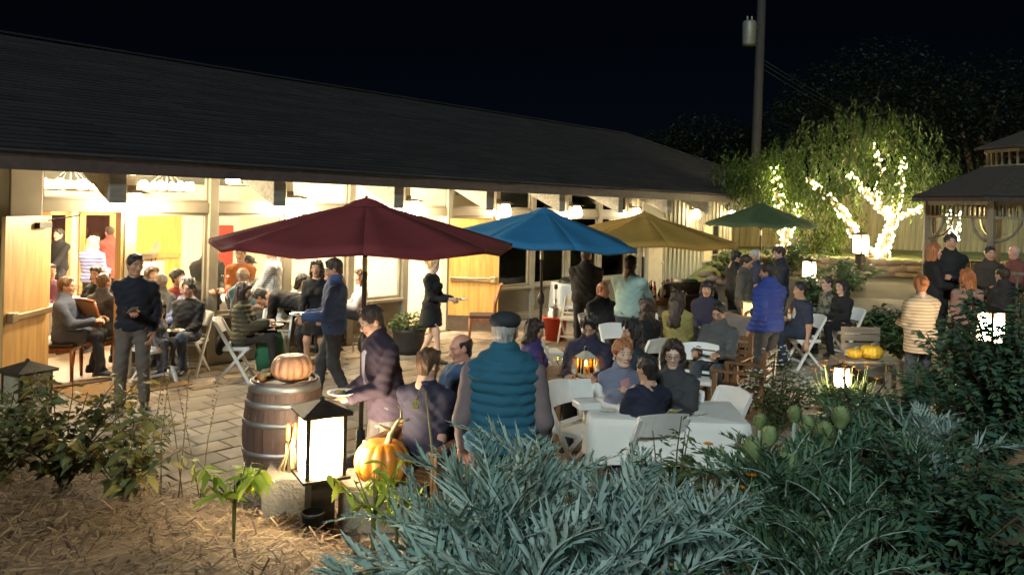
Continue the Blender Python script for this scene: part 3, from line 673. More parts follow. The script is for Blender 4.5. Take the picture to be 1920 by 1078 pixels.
class Vol:
    """a signed-distance volume made of tapered, optionally flattened capsules"""
    def __init__(s, k=.045): s.p = []; s.k = k
    def cap(s, a, b, ra, rb=None, fr=None, sc=(1, 1, 1), sub=False, k=None):
        s.p.append((np.array(a, float), np.array(b, float), ra, ra if rb is None else rb, fr, np.array(sc, float), sub, s.k if k is None else k)); return s
    def ball(s, a, r, sc=(1, 1, 1), fr=None, sub=False, k=None): return s.cap(a, a, r, r, fr, sc, sub, k)
    def mesh(s, h, infl=0.0, post=None):
        lo = np.full(3, 1e9); hi = -lo; bx = []
        for a, b, ra, rb, fr, sc, sub, k in s.p:
            R = (max(ra, rb)+infl)*max(sc)+.02
            A, Bp = (a, b) if fr is None else (fr[0]@a+fr[1], fr[0]@b+fr[1])
            l = np.minimum(A, Bp)-R; u = np.maximum(A, Bp)+R; bx.append((l, u))
            if not sub: lo = np.minimum(lo, l); hi = np.maximum(hi, u)
        lo -= 2*h; hi += 2*h; n = np.ceil((hi-lo)/h).astype(int)+1
        f = np.full(n, .3, np.float32); ax = [lo[i]+h*np.arange(n[i]) for i in range(3)]
        for (a, b, ra, rb, fr, sc, sub, k), (l, u) in zip(s.p, bx):
            i0 = np.clip(np.floor((l-k-.03-lo)/h).astype(int), 0, n); i1 = np.clip(np.ceil((u+k+.03-lo)/h).astype(int)+1, 0, n)
            if (i1 <= i0).any(): continue
            X, Y, Z = np.meshgrid(ax[0][i0[0]:i1[0]], ax[1][i0[1]:i1[1]], ax[2][i0[2]:i1[2]], indexing='ij')
            P = np.stack([X, Y, Z], -1)
            if fr is not None: P = (P-fr[1])@fr[0]
            a_, b_ = a/sc, b/sc; P = P/sc; d = b_-a_; L = d@d
            if L < 1e-9: dist = np.linalg.norm(P-a_, axis=-1)-(ra)
            else:
                t = np.clip(((P-a_)@d)/L, 0, 1); dist = np.linalg.norm(P-a_-t[..., None]*d, axis=-1)-(ra+(rb-ra)*t)
            dist = dist*min(sc)-infl; sl = tuple(slice(i0[i], i1[i]) for i in range(3)); g = f[sl]
            if sub:
                hh = np.clip(.5-.5*(g+dist)/k, 0, 1); f[sl] = g*(1-hh)-dist*hh+k*hh*(1-hh)
            else:
                hh = np.clip(.5+.5*(dist-g)/k, 0, 1); f[sl] = dist*(1-hh)+g*hh-k*hh*(1-hh)
        if post is not None:
            X, Y, Z = np.meshgrid(*ax, indexing='ij'); f = post(f, X, Y, Z)
        return surface_nets(f, lo, h)
# --- canonical head, local: +y face, origin at the middle of the head
def head_vol(fem):
    v = Vol(.022); j = .052 if fem else .058
    v.ball((0, -.014, .032), 1, (.074, .094, .086)); v.ball((0, .012, -.03), 1, (j+.008, .076, .082)); v.ball((0, .052, -.092), .026 if not fem else .022)
    v.cap((0, .084, .008), (0, .104, -.030), .008, .0135 if not fem else .0115, k=.012); v.cap((-.012, .092, -.036), (.012, .092, -.036), .008, k=.010)
    v.cap((-.038, .070, .026), (.038, .070, .026), .014, k=.02); 
    for s in (-1, 1):
        v.ball((s*.044, .052, -.022), .021); v.ball((s*.031, .099, .004), .0145, sub=True, k=.014); v.ball((s*.031, .0765, .004), .0128, k=.003)
        v.ball((s*.074, -.010, -.004), 1, (.011, .019, .032), k=.008); v.cap((s*.035, .02, -.09), (s*.015, .06, -.1), .018)
    v.cap((-.016, .0865, -.058), (.016, .0865, -.058), .0065, k=.006); v.cap((-.015, .086, -.068), (.015, .086, -.068), .0075, k=.006)
    v.cap((0, -.02, -.08), (0, -.04, -.185), .053 if not fem else .046, .056 if not fem else .048, k=.03)
    return v
HEADS = {}
def head_mesh(fem, h):
    if (fem, h) in HEADS: return HEADS[(fem, h)]
    V, F = head_vol(fem).mesh(h); C = np.zeros(len(V), int); x, y, z = np.abs(V[:, 0]), V[:, 1], V[:, 2]
    C[(y > .07) & (z < -.052) & (z > -.076) & (x < .024)] = 1
    C[(y > .055) & (z > .020) & (z < .032) & (x > .014) & (x < .05)] = 2
    de = np.sqrt((x-.031)**2+(y-.0765)**2+(z-.004)**2); eye = (de < .0165) & (y > .079) & (np.abs(z-.004) < .006); C[eye] = 3
    C[eye & (np.abs(x-.031) < .005)] = 4
    C[(z < -.048) & (y > .0) & (C == 0)] = 5
    HEADS[(fem, h)] = (V, F, C); return V, F, C
def hand_vol(curl):
    v = Vol(.010); v.cap((0, -.02, 0), (0, .03, 0), .023, .026, sc=(1.15, 1, .75)); v.cap((-.018, .045, 0), (.018, .045, 0), .024, sc=(1, 1.3, .62)); v.cap((-.026, .075, 0), (.026, .075, 0), .016, sc=(1, 1, .75))
    for x, L in ((-.030, .060), (-.010, .074), (.010, .078), (.029, .070)):
        p = np.array([x, .080, 0]); a = curl*.45; r = .0092
        for q in (.46, .32, .24):
            e = p+L*q*1.15*np.array([x*.8, math.cos(a), -math.sin(a)]); v.cap(p, e, r, r*.93, k=.006); p = e; a += curl*.62; r *= .93
    p = np.array([.026, .018, -.004]); e = p+np.array([.030, .026, -.014]); v.cap(p, e, .013, .011); g = e+np.array([.008, .030, -.012*curl-.004]); v.cap(e, g, .0105, .0085, k=.006)
    return v
HANDS = {}
def hand_mesh(curl, h):
    if (curl, h) not in HANDS: HANDS[(curl, h)] = hand_vol(curl).mesh(h)
    return HANDS[(curl, h)]
def hair_mesh(style, h):
    key = ('hair', style, h)
    if key in HEADS: return HEADS[key]
    v = Vol(.02); t = {'short': .009, 'crop': .005, 'thin': .004}.get(style, .014)
    v.ball((0, -.016, .036), 1, (.076+t, .096+t, .088+t))
    if style in ('short', 'wavy', 'spiky', 'crop', 'bun', 'pony', 'thin'): v.cap((0, -.046, .0), (0, -.044, -.09), .064 if style != 'crop' else .061, .047 if style != 'crop' else .044, sc=(1.06, 1, 1))
    if style in ('short', 'wavy'): v.cap((-.035, .058, .098), (.038, .056, .100), .016 if style == 'short' else .022)
    if style == 'spiky':
        for k in range(9): a = k*.7; v.cap((.05*math.cos(a), .03*math.sin(a)-.01, .1), (.06*math.cos(a), .045*math.sin(a), .14), .016, .008, k=.01)
    if style in ('long', 'bob', 'wavylong'):
        zb = {'long': -.34, 'bob': -.12, 'wavylong': -.26}[style]; w = .075 if style != 'wavylong' else .095
        v.cap((0, -.06, .02), (0, -.085, zb), .072, w*.75, sc=(1.2, .75, 1))
        for s in (-1, 1): v.cap((s*.072, .012, .05), (s*.086, -.02, max(zb, -.16)), .026, .03); v.cap((s*.06, -.045, 0), (s*.065, -.07, zb), .045, .04)
        v.cap((-.045, .06, .085), (.05, .055, .09), .026)
    if style == 'bun': v.ball((0, -.125, .035), .042); v.cap((0, -.08, .05), (0, -.12, .04), .04)
    if style == 'pony': v.cap((0, -.10, .06), (0, -.15, -.02), .03, .03); v.cap((0, -.15, -.02), (0, -.13, -.17), .032, .012)
    longish = style in ('long', 'bob', 'wavylong')
    def post(f, X, Y, Z):
        n = .0045*np.sin(X*170+Z*25+np.sin(Z*60)*.8+Y*40)+.004*np.sin(Y*150+Z*40+X*50)+.006*np.sin(X*60+Y*75+Z*30+np.sin(Z*45+X*30))
        f = f+n*(1.4 if style in ('wavylong', 'wavy', 'spiky') else .35 if style in ('short', 'crop', 'thin') else 1.0)
        # open the face: keep the crown, cut in front of the ears below the hair line
        hl = .070-.10*(np.abs(X)/.075)**2*(.9 if not longish else .5) if style != 'thin' else .11
        face = np.minimum(Y-(.028 if not longish else .036), hl-Z)
        nape = np.minimum(-(Y-.028), (-.088 if style in ('short', 'crop', 'thin', 'spiky', 'wavy', 'bun', 'pony') else -1)-Z)
        side = np.minimum(np.minimum(Y+.004, .028-Y+1), (-.012)-Z)+(0 if not longish else -1)
        f = np.maximum(f, face)
        if style not in ('long', 'bob', 'wavylong'): f = np.maximum(f, np.maximum(np.minimum(nape, .05), np.minimum(side, .05)))
        if style == 'thin': f = np.maximum(f, Z-.062)
        return f
    HEADS[key] = v.mesh(h, post=post); return HEADS[key]
SKIN = {'fair': (.60, .36, .26), 'tan': (.46, .26, .165), 'brown': (.30, .155, .09), 'light': (.66, .43, .32), 'red': (.60, .29, .20)}
HAIRC = {'black': (.012, .010, .010), 'dark': (.028, .016, .011), 'brown': (.075, .038, .018), 'grey': (.28, .26, .24), 'blond': (.42, .28, .13), 'auburn': (.22, .075, .025), 'white': (.55, .53, .5)}
_shoe = None
def rotm(yaw=0, pitch=0, roll=0):
    return np.array(Matrix.Rotation(yaw, 3, 'Z') @ Matrix.Rotation(pitch, 3, 'X') @ Matrix.Rotation(roll, 3, 'Y'))
def ik(S, T, l1, l2, hint):
    S = np.array(S, float); T = np.array(T, float); d = T-S; L = np.linalg.norm(d); mx = (l1+l2)*.995
    if L > mx: T = S+d/L*mx; d = T-S; L = mx
    u = d/L; x = (l1*l1-l2*l2+L*L)/(2*L); hh = math.sqrt(max(l1*l1-x*x, 0)); hv = np.array(hint, float); hv = hv-u*(hv@u); hv /= max(1e-6, np.linalg.norm(hv))
    return S+u*x+hv*hh, T
ARMS = {'down': (.25, .05, .82), 'lap': (.10, .30, .68), 'table': (.15, .40, .80), 'hold': (.10, .33, 1.06), 'chin': (.05, .22, 1.02), 'back': (.22, -.10, .86), 'knee': (.15, .40, .62), 'reach': (.16, .52, .95), 'hips': (.25, .02, .95), 'pocket': (.21, .09, .86)}
def person(label, u, v, z, f, pose='stand', top=('shirt', (.1, .1, .1)), legs=(.05, .05, .07), hair=('short', 'black'), skin='tan', aL='down', aR='down', lean=0, head=(0, 0), vox=.02,
           fem=False, base=0.0, wide=1.0, shoes=(.02, .018, .016), glasses=False, beard=False, topkind='plain', top2=None, skirt=None, hat=None, group=None, lower=True, k=None, pos=None, collar=None, tscale=None, twist=0):
    k = k or ((z-base)/1.75 if pose != 'sit' else (z-base-.55)/.82)
    p = at(u, v, z) if pos is None else np.array(pos)
    R0 = -math.radians(f); sitting = pose == 'sit'; hz = .93*k if not sitting else .55
    lr = math.radians(lean); RU = rotm(0, -lr)                      # forward lean
    # place the root so that the head lands on the ray
    hy_ = math.sin(lr)*.7*k; off = rzv(0, hy_, R0); root = (p[0]-off[0], p[1]-off[1], base)
    if pos is not None: root = (p[0], p[1], base)
    E_ = empty('person', root, R0, label, 'person', group)
    fr = (RU, np.array([0, 0, hz])-RU@np.array([0, 0, .93*k])) if lean else ((np.eye(3), np.array([0, 0, hz-.93*k])))
    if twist: 
        tw = rotm(math.radians(-twist)); fr = (tw@fr[0], np.array([0, 0, hz])-(tw@fr[0])@np.array([0, 0, .93*k]))
    U = lambda q: fr[0]@(np.array(q, float)*k)+fr[1]
    wd = wide*(0.92 if fem else 1.0); sh = .185*wd
    body = Vol(.045*k); tor = []
    def tcap(a, b, ra, rb, sc=(1, 1, 1)): tor.append((np.array(a)*k, np.array(b)*k, ra*k, rb*k, fr, sc))
    tcap((0, 0, 1.02), (0, 0, 1.33), .118*wd if fem else .132*wd, .138*wd, (1.18, .82, 1)); tcap((0, -.014, 1.415), (-.13*wd, -.012, 1.368), .062, .056); tcap((0, -.014, 1.415), (.13*wd, -.012, 1.368), .062, .056)
    if fem:
        for s in (-1, 1): tcap((s*.07, .085, 1.25), (s*.07, .085, 1.25), .062, .062)
    elif wide > 1.08: tcap((0, .06, 1.08), (0, .05, 1.18), .12*wd, .12*wd)
    pel = [((-.065*wd*k, 0, .95*k), (.065*wd*k, 0, .95*k), (.125 if fem else .118)*wd*k, (.125 if fem else .118)*wd*k, fr, (1, .95, 1))]
    neck = [(np.array((0, -.012, 1.42))*k, np.array((0, .008, 1.53))*k, .070*k, .054*k, fr, (1, 1, 1))]
    arms = {}; ups = []; los = []
    for s, nm in ((-1, aL), (1, aR)):
        T = ARMS[nm] if isinstance(nm, str) else nm
        if isinstance(nm, str) and not sitting and nm in ('lap', 'knee'): nm = 'down'
        if isinstance(nm, str): T = (s*T[0], T[1], T[2])
        T = np.array(T)*k
        if isinstance(nm, str) and nm in ('down', 'hold', 'chin', 'back', 'hips', 'pocket', 'reach') and (sitting or lean): T = fr[0]@T+fr[1]
        S = U((s*sh*.96, -.012, 1.362)); Eb, T = ik(S, T, .295*k, .265*k, (s*.22, -.8, -.4)); arms[s] = (S, Eb, T)
        ups.append((S, Eb, .056*k*wd**.5, .044*k, None, (1, 1, 1))); los.append((Eb, T, .043*k, .029*k, None, (1, 1, 1)))
    th = []; ca = []; feet = []
    if lower:
        for s in (-1, 1):
            Hj = np.array((s*.088*wd*k, 0, hz+(-.0 if not sitting else .01)))
            if sitting: Kn = np.array((s*.13*k, .44*k, hz+.03)); An = np.array((s*.12*k, (.42+.08*s)*k, max(.085, hz-.43*k)));
            elif pose == 'walk': An = np.array((s*.09*k, s*.20*k, .085*k+(.03 if s < 0 else 0))); Kn, An = ik(Hj, An, .43*k, .43*k, (0, 1, 0))
            else: An = np.array((s*.12*k, (.03 if s > 0 else -.03), .085*k)); Kn, An = ik(Hj, An, .43*k, .425*k, (s*.1, 1, 0))
            th.append((Hj, Kn, .088*k*wd, .060*k, None, (1, 1, 1))); ca.append((Kn, An, .056*k, .040*k, None, (1, 1, 1))); feet.append(An)
    def put(v, lst):
        for q in lst: v.cap(q[0], q[1], q[2], q[3], q[4], q[5])
    put(body, tor); put(body, pel); put(body, neck); put(body, ups); put(body, los); put(body, th); put(body, ca)
    V, F = body.mesh(max(vox, .018)); tone = np.array(SKIN[skin]); Cc = np.tile(tone, (len(V), 1))
    # head and hands continue the same surface at finer resolution
    hh = .0055 if vox <= .015 else (.008 if vox <= .021 else .011)
    Hv, Hf, Hc = head_mesh(fem, hh); hr = fr[0]@rotm(-math.radians(head[0]), math.radians(head[1])); hk = k**.5 if not sitting else max(.85, k)**.5
    hc = U((0, .024, 1.615)); hc = hc+(1-hk)*0
    HV = (Hv*hk)@hr.T+hc; hcol = np.tile(tone, (len(Hv), 1)); hairc = np.array(HAIRC[hair[1]])
    hcol[Hc == 1] = tone*np.array((.88, .62, .60)); hcol[Hc == 2] = tone*.35+hairc*.65; hcol[Hc == 3] = (.50, .46, .42); hcol[Hc == 4] = (.02, .012, .01)
    if beard: hcol[Hc == 5] = tone*.25+hairc*.75
    red = np.exp(-((np.abs(Hv[:, 0])-.045)**2+(Hv[:, 2]+.03)**2)/.0006)[:, None]*(Hc == 0)[:, None]; hcol = hcol*(1-red*np.array((.02, .14, .14)))
    Vs, Fs, Cs = [V, HV], [F, Hf+len(V)], [Cc, hcol]; n = len(V)+len(HV)
    for s, nm in ((-1, aL), (1, aR)):
        S, Eb, T = arms[s]; d = (T-Eb)/np.linalg.norm(T-Eb); curl = 1.15 if (nm in ('hold', 'chin', 'table', 'reach') or not isinstance(nm, str)) else .75
        gv, gf = hand_mesh(curl, .005 if vox <= .015 else .0075)
        pn = np.array((-s*.9, .1, -.1)) if nm in ('down', 'back', 'pocket', 'hips') else np.array((-s*.35, -.15, -.9)); zz = -(pn-d*(pn@d)); zz /= np.linalg.norm(zz); xx = np.cross(d, zz)
        m = np.stack([xx, d, zz], 1); q = gv.copy()
        if xx@np.array((-s, .25, .3)) < 0: q[:, 0] *= -1; gf = gf[:, ::-1]
        Vs.append((q*k)@m.T+T); Fs.append(gf+n); Cs.append(np.tile(tone*np.array((1, .93, .93)), (len(q), 1))); n += len(q)
    V = np.concatenate(Vs); F = np.concatenate(Fs); C = np.concatenate(Cs)
    me = npmesh('body', V, F, skin_mat()); ca_ = me.color_attributes.new('tone', 'FLOAT_COLOR', 'POINT'); ca_.data.foreach_set('color', np.concatenate([C, np.ones((len(C), 1))], 1).astype(np.float32).ravel())
    mobj('body', me, E_)
    # hair and hat
    if hair[0] != 'bald':
        gv, gf = hair_mesh(hair[0], .0075 if vox <= .015 else .011)
        mobj('hair', npmesh('hair', (gv*hk)@hr.T+hc, gf, M('hair_'+hair[1], HAIRC[hair[1]], .42, var=.35, scale=7, bump=.5, bscale=16, kind='wood', col2=tuple(min(1, c*2.1+.004) for c in HAIRC[hair[1]]))), E_)
    if hat:
        kind, hcl = hat; hv = Vol(.02)
        if kind == 'flat': hv.ball((0, .0, .082), 1, (.098, .125, .05)); hv.ball((0, -.03, .07), 1, (.092, .09, .06)); hv.cap((-.05, .10, .055), (.05, .10, .055), .018, sc=(1, 1.3, .5))
        elif kind == 'beanie': hv.ball((0, -.016, .05), 1, (.088, .108, .09))
        else: hv.ball((0, -.016, .058), 1, (.086, .104, .075)); hv.cap((-.045, .11, .055), (.045, .11, .055), .02, sc=(1, 1.8, .35))
        def hpost(f_, X, Y, Z): return np.maximum(f_, .035-Z)
        gv, gf = hv.mesh(.008, post=hpost); mobj('hat', npmesh('hat', (gv*hk)@hr.T+hc, gf, cloth(hcl)), E_)
    if glasses:
        g = MB()
        for s in (-1, 1):
            ring = [(s*.033+.021*math.cos(a), .107, .004+.016*math.sin(a)) for a in np.linspace(0, 2*math.pi, 11)]; g.tube(ring, .0022, 5, False); g.tube([(s*.054, .105, .006), (s*.078, .0, .008)], .0022, 5)
        g.tube([(-.012, .109, .006), (.012, .109, .006)], .002, 5); g.v = [tuple((np.array(q)*hk)@hr.T+hc) for q in g.v]; g.build('glasses', m_black, E_)
    # garments: shells over the body volumes
    kind, tcol = top[0], top[1]; thick = {'shirt': .019, 'tee': .018, 'sweater': .018, 'blazer': .022, 'jacket': .026, 'puffer': .036, 'vest': .034, 'coat': .026, 'dress': .014, 'cardigan': .022, 'polo': .018}[kind]
    g = Vol(.026*k); hem = {'shirt': .88, 'tee': .90, 'sweater': .89, 'blazer': .80, 'jacket': .86, 'puffer': .86, 'vest': .88, 'coat': .62, 'dress': .60, 'cardigan': .70, 'polo': .88}[kind]
    put(g, tor); put(g, pel)
    if hem < .85 and not sitting: g.cap(np.array((0, 0, .93))*k, np.array((0, -.005, hem+.03))*k, .15*k*wd, (.20 if kind in ('dress', 'coat') else .172)*k*wd, fr, (1.12, .98, 1))
    if sitting and hem < .85: put(g, [(a, a+(b-a)*.6, ra, ra*.95, x, y) for a, b, ra, rb, x, y in th])
    short = kind in ('tee', 'polo')
    sleeves = [(a, a+(b-a)*(.72 if short else 1), ra, rb*(1.12 if short else 1.02), x, y) for a, b, ra, rb, x, y in ups]+([] if short else [(a, a+(b-a)*.93, ra, rb*1.18, x, y) for a, b, ra, rb, x, y in los])
    rib = kind in ('puffer', 'vest'); sl_same = kind != 'vest'
    if sl_same: put(g, sleeves)
    if kind in ('jacket', 'blazer', 'puffer', 'vest', 'coat') or collar: g.cap(np.array((0, -.015, 1.43))*k, np.array((0, -.005, 1.485))*k, .060*k, .066*k, fr)
    seed = (hash(label) % 1000)/50.0 if False else (sum(map(ord, label)) % 97)/9.0
    def gpost(f_, X, Y, Z):
        P = (np.stack([X, Y, Z], -1)-fr[1])@fr[0]/k; zz = P[..., 2]
        w = .0045*np.sin(zz*34+P[..., 0]*26+seed+2.2*np.sin(P[..., 0]*17+zz*8+seed)+1.5*np.sin(P[..., 1]*15))+.003*np.sin(zz*75-P[..., 1]*55+seed+2*np.sin(P[..., 0]*23))
        f_ = f_+w*(.6 if rib else 1.0)
        if rib: f_ = f_-.017*np.abs(np.sin(zz*math.pi/.066+.3*np.sin(P[..., 0]*9+seed)))**.8+.008
        cut = np.maximum((hem-zz)*k, 0 if False else (hem-zz)*k) if not sitting else np.where(Y > .16*k, -1.0, (min(hem, .9)-.06-zz)*k)
        f_ = np.maximum(f_, cut)
        if kind in ('tee', 'shirt', 'sweater', 'dress', 'polo'): f_ = np.maximum(f_, (zz-1.475)*k)
        return f_
    mt = cloth(tcol, topkind, **({'col2': top2} if top2 else {}), **({'scale': tscale} if tscale else {}))
    gv, gf = g.mesh(vox, thick*k, gpost); nm = {'tee': 'shirt', 'polo': 'shirt', 'puffer': 'jacket'}.get(kind, kind)
    mobj(nm, npmesh(nm, gv, gf, mt), E_)
    if kind in ('shirt', 'polo', 'jacket', 'blazer'):                      # turned-down collar, open at the throat
        cb = MB(); cb.lathe([(.060, 1.468), (.068, 1.497), (.076, 1.494), (.094, 1.452), (.088, 1.444)], 22, (0, -.004, 0), a0=math.radians(112), a1=math.radians(428)); cb.v = [tuple(U((q[0], q[1]+.012*(1.49-q[2])/.05, q[2]-(.018 if q[1] > .03 else 0)))) for q in cb.v]
        co_ = cb.build('collar', mt, E_, True); sd = co_.modifiers.new('s', 'SOLIDIFY'); sd.thickness = .004
    if kind == 'vest':
        g = Vol(.04*k); put(g, sleeves)
        def spost(f_, X, Y, Z): return f_+.0018*np.sin(Z*60+seed+X*30)
        gv, gf = g.mesh(vox, .014*k, spost); mobj('shirt_sleeves', npmesh('shirt_sleeves', gv, gf, cloth(top[2])), E_)
    if kind in ('blazer', 'cardigan', 'coat') and len(top) > 2:            # shirt front showing between the lapels
        b = MB(); pts = []
        for zz, w, y in ((1.47, .05, .055), (1.36, .045, .145), (1.2, .03, .175), (1.02, .012, .165)):
            yy = y*(1 if fem else .93)*wd+.012
            for x in (-w, 0, w): pts.append(U((x, yy-abs(x)*.25, zz)))
        b.add(pts, [(j*3+q, j*3+q+1, (j+1)*3+q+1, (j+1)*3+q) for j in range(3) for q in (0, 1)]); b.build('shirt_front', cloth(top[2]), E_, True)
    if lower:
        if kind == 'dress': lt = None
        else:
            g = Vol(.05*k); put(g, pel); put(g, th); put(g, [(a, a+(b-a)*.97, ra*1.04, rb*1.3, x, y) for a, b, ra, rb, x, y in ca])
            def lpost(f_, X, Y, Z): return f_+.006*np.sin(Z*42+seed+9*X+1.6*np.sin(X*30+Z*9))*np.sin(Y*25+Z*13+X*12)
            gv, gf = g.mesh(vox, .010*k, lpost); mobj('trousers', npmesh('trousers', gv, gf, cloth(legs, scale=9)), E_)
        global _shoe
        if _shoe is None:
            sv = Vol(.02); sv.cap((0, -.05, .03), (0, .15, .022), .042, .036, sc=(1, 1, .9)); sv.cap((0, -.045, .03), (0, -.045, .075), .040, .043); sv.cap((0, .0, .05), (0, .08, .035), .038, .035)
            gv, gf = sv.mesh(.011, post=lambda f_, X, Y, Z: np.maximum(f_, .0-Z)); _shoe = (gv, gf)
        for s, An in zip((-1, 1), feet):
            gv = _shoe[0]*k; a = -s*.18; c, si = math.cos(a), math.sin(a); q = np.stack([gv[:, 0]*c-gv[:, 1]*si, gv[:, 0]*si+gv[:, 1]*c, gv[:, 2]], 1)+np.array((An[0], An[1], max(0, An[2]-.085*min(1, k)) if (pose == 'walk' or sitting) else 0))
            mobj('shoe', npmesh('shoe', q, _shoe[1], M('shoe_%.2f' % shoes[0], shoes, .5, var=.2)), E_)
    return E_, root, R0, k
def hand_point(E_, q):
    return None
# ------------------------------------------------------------------ guests on the patio
def loc(r, x, y, z):                      # local point of a placed person -> world
    (E_, root, R0, k) = r; q = rzv(x*k, y*k, R0); return (root[0]+q[0], root[1]+q[1], root[2]+z*k)
def seat(r, f, label, kind='fold', back=True):
    root = r[1]; bk = rzv(0, -.06, r[2]); p = (root[0]+bk[0], root[1]+bk[1])
    return folding_chair(p, f, label) if kind == 'fold' else slat_chair(p, f, label, back=back) if kind == 'slat' else dining_chair(p, f, label)
NAVY = (.006, .008, .018); BLK = (.008, .008, .010); DEN = (.045, .06, .09); GREY = (.10, .10, .11)
p = person('man in dark navy shirt and grey jeans standing by the garden bed, checking a phone', 255, 474, 1.77, 165, top=('shirt', NAVY), legs=(.12, .10, .085), hair=('short', 'black'), skin='tan', aL='pocket', aR=(-.02, .30, 1.13), head=(-35, -4), vox=.013, collar=True)
tag(MB().box((0, 0, 0), (.075, .15, .009)).build('mobile_phone', M('phone_case', (.25, .23, .22), .4), None, loc=loc(p, -.06, .42, 1.16), rot=(.5, 0, p[2]+.6)), 'pale mobile phone held by the man in the navy shirt', 'phone')
p = person('man in black sweater and jeans seated on folding chair with plate on his lap', 355, 524, 1.30, 185, 'sit', ('sweater', BLK), (.06, .075, .11), ('spiky', 'black'), 'tan', 'lap', 'lap', vox=.016, head=(0, -6)); seat(p, 185, 'white folding chair under the man with a plate on his lap')
plate(loc(p, .0, .36, .705), 'white plate of food on the lap of the seated man in black sweater')
p = person('small child in grey sweatshirt seated beside the man with the plate', 296, 572, 1.02, 120, 'sit', ('sweater', (.17, .155, .16)), (.05, .05, .06), ('bob', 'black'), 'tan', 'lap', 'lap', fem=True, vox=.018, head=(10, -5)); seat(p, 120, 'white folding chair under the small child')
p = person('woman in olive green puffer coat with long brown hair eating from a plate', 455, 530, 1.30, 80, 'sit', ('puffer', (.075, .065, .035)), (.03, .025, .02), ('long', 'dark'), 'fair', 'table', (.14, .36, .86), fem=True, vox=.016, glasses=True, head=(0, -10)); seat(p, 80, 'white folding chair under the woman in the olive puffer coat')
plate(loc(p, .05, .47, .80), 'white plate held by the woman in the olive puffer coat')
gb = empty('tote_bag', loc(p, -.1, .38, .0), .4, 'green fabric tote bag hanging over the knees of the woman in olive coat', 'bag')
b = MB(); V = []
for j, (zz, w, d) in enumerate(((.12, .15, .07), (.3, .19, .10), (.5, .18, .11), (.62, .15, .07))):
    for kx in range(16): a = 2*math.pi*kx/16; V.append((w*math.cos(a)*(1+.06*math.sin(a*3+j)), d*math.sin(a), zz))
b.add(V, [(j*16+q, j*16+(q+1) % 16, (j+1)*16+(q+1) % 16, (j+1)*16+q) for j in range(3) for q in range(16)]+[tuple(range(15, -1, -1))]); b.build('sack', cloth((.03, .15, .075)), gb, True)
MB().tube([(-.1, 0, .6), (-.06, 0, .8), (.06, 0, .8), (.1, 0, .6)], .012, 6).build('strap', cloth((.03, .15, .075)), gb, True)
bp = empty('handbag', loc(p, .05, -.27, .55), p[2], 'black shoulder bag hanging on the chair behind the olive coat', 'bag'); v_ = Vol(.04); v_.cap((-.08, 0, 0), (.08, 0, -.02), .09, .10, sc=(1, .6, 1.3)); gv, gf = v_.mesh(.02); mobj('sack', npmesh('sack', gv, gf, cloth(BLK)), bp)
# the stooping man: hips on the ray, torso folded forward to the left
q = at(572, 690, 0)
p = person('man in black stooping over a white folding chair with papers', 0, 0, 0, 275, top=('sweater', BLK), legs=(.018, .017, .022), hair=('short', 'black'), skin='brown', aL=(-.18, .62, .52), aR=(.16, .50, .55), lean=82, head=(0, 40), vox=.015, k=1.0, pos=(q[0], q[1], 0))
c_ = at(513, 690, 0); folding_chair((c_[0], c_[1]), 175, 'white folding chair with papers on it in front of the stooping man')
tag(bev(MB().box((0, 0, 0), (.28, .36, .012)).build('paper_stack', M('paper', (.78, .77, .74), .8, bump=0), None, loc=(c_[0], c_[1]-.02, .477), rot=(0, 0, .4)), .002), 'sheets of white paper lying on the folding chair seat', 'papers')
p = person('man in blue windbreaker and dark trousers walking past the window holding a plate', 630, 483, 1.75, 262, 'walk', ('jacket', (.05, .085, .20)), (.04, .038, .04), ('short', 'dark'), 'tan', 'hold', 'hold', vox=.016, head=(-5, -18), shoes=(.55, .53, .5), wide=1.05)
plate(loc(p, 0, .40, 1.07), 'white plate carried by the man in blue windbreaker')
p = person('waitress in black dress with hair up carrying a tray of food out of the doorway', 811, 480, 1.62, 110, 'walk', ('dress', BLK), BLK, ('bun', 'blond'), 'light', 'hold', 'hold', fem=True, vox=.017, head=(-5, -6))
plate(loc(p, -.05, .46, 1.05), 'oval white platter carried by the waitress', r=.15)
p = person('man in dark plum blazer with glasses leaning across the wine barrel', 693, 577, 1.6, 238, 'stand', ('blazer', (.035, .022, .04), (.55, .48, .56)), (.10, .09, .09), ('short', 'dark'), 'fair', (-.10, .38, 1.0), (.16, .34, .95), lean=12, k=.93, pos=(*atd(732, 577, 6.1)[:2], 0), vox=.013, glasses=True, head=(0, -12), wide=1.08)
plate(loc(p, -.05, .43, 1.02), 'white plate in the hands of the man in plum blazer', r=.11)
p = person('man in navy polo shirt seated with his back to the garden', 802, 652, 1.32, 25, 'sit', ('polo', (.022, .02, .045)), (.03, .03, .035), ('short', 'brown'), 'fair', 'table', 'chin', vox=.013, head=(15, -10), wide=1.08); seat(p, 25, 'backless teak seat with arms under the man in the navy polo', 'slat', False)
p = person('balding man in steel blue shirt seated facing the man in the polo', 868, 624, 1.32, 232, 'sit', ('polo', (.055, .105, .20)), (.03, .03, .035), ('thin', 'black'), 'red', 'table', 'table', vox=.013, head=(12, -12), wide=1.05); seat(p, 232, 'teak slatted armchair under the man in the steel blue shirt', 'slat')
q = at(838, 770, .72); wood_table((q[0], q[1]), .25, .85, .6, 'low teak table between the navy polo man and the steel blue shirt man')
p = person('man in quilted teal blue vest and grey flat cap seen from behind', 948, 584, 1.74, 2, 'stand', ('vest', (.02, .12, .19), (.20, .15, .155)), (.05, .05, .06), ('crop', 'grey'), 'red', aL=(-.26, .12, .86), aR=(.27, .12, .86), vox=.0125, hat=('flat', (.035, .037, .045)), wide=1.12, head=(6, -2))
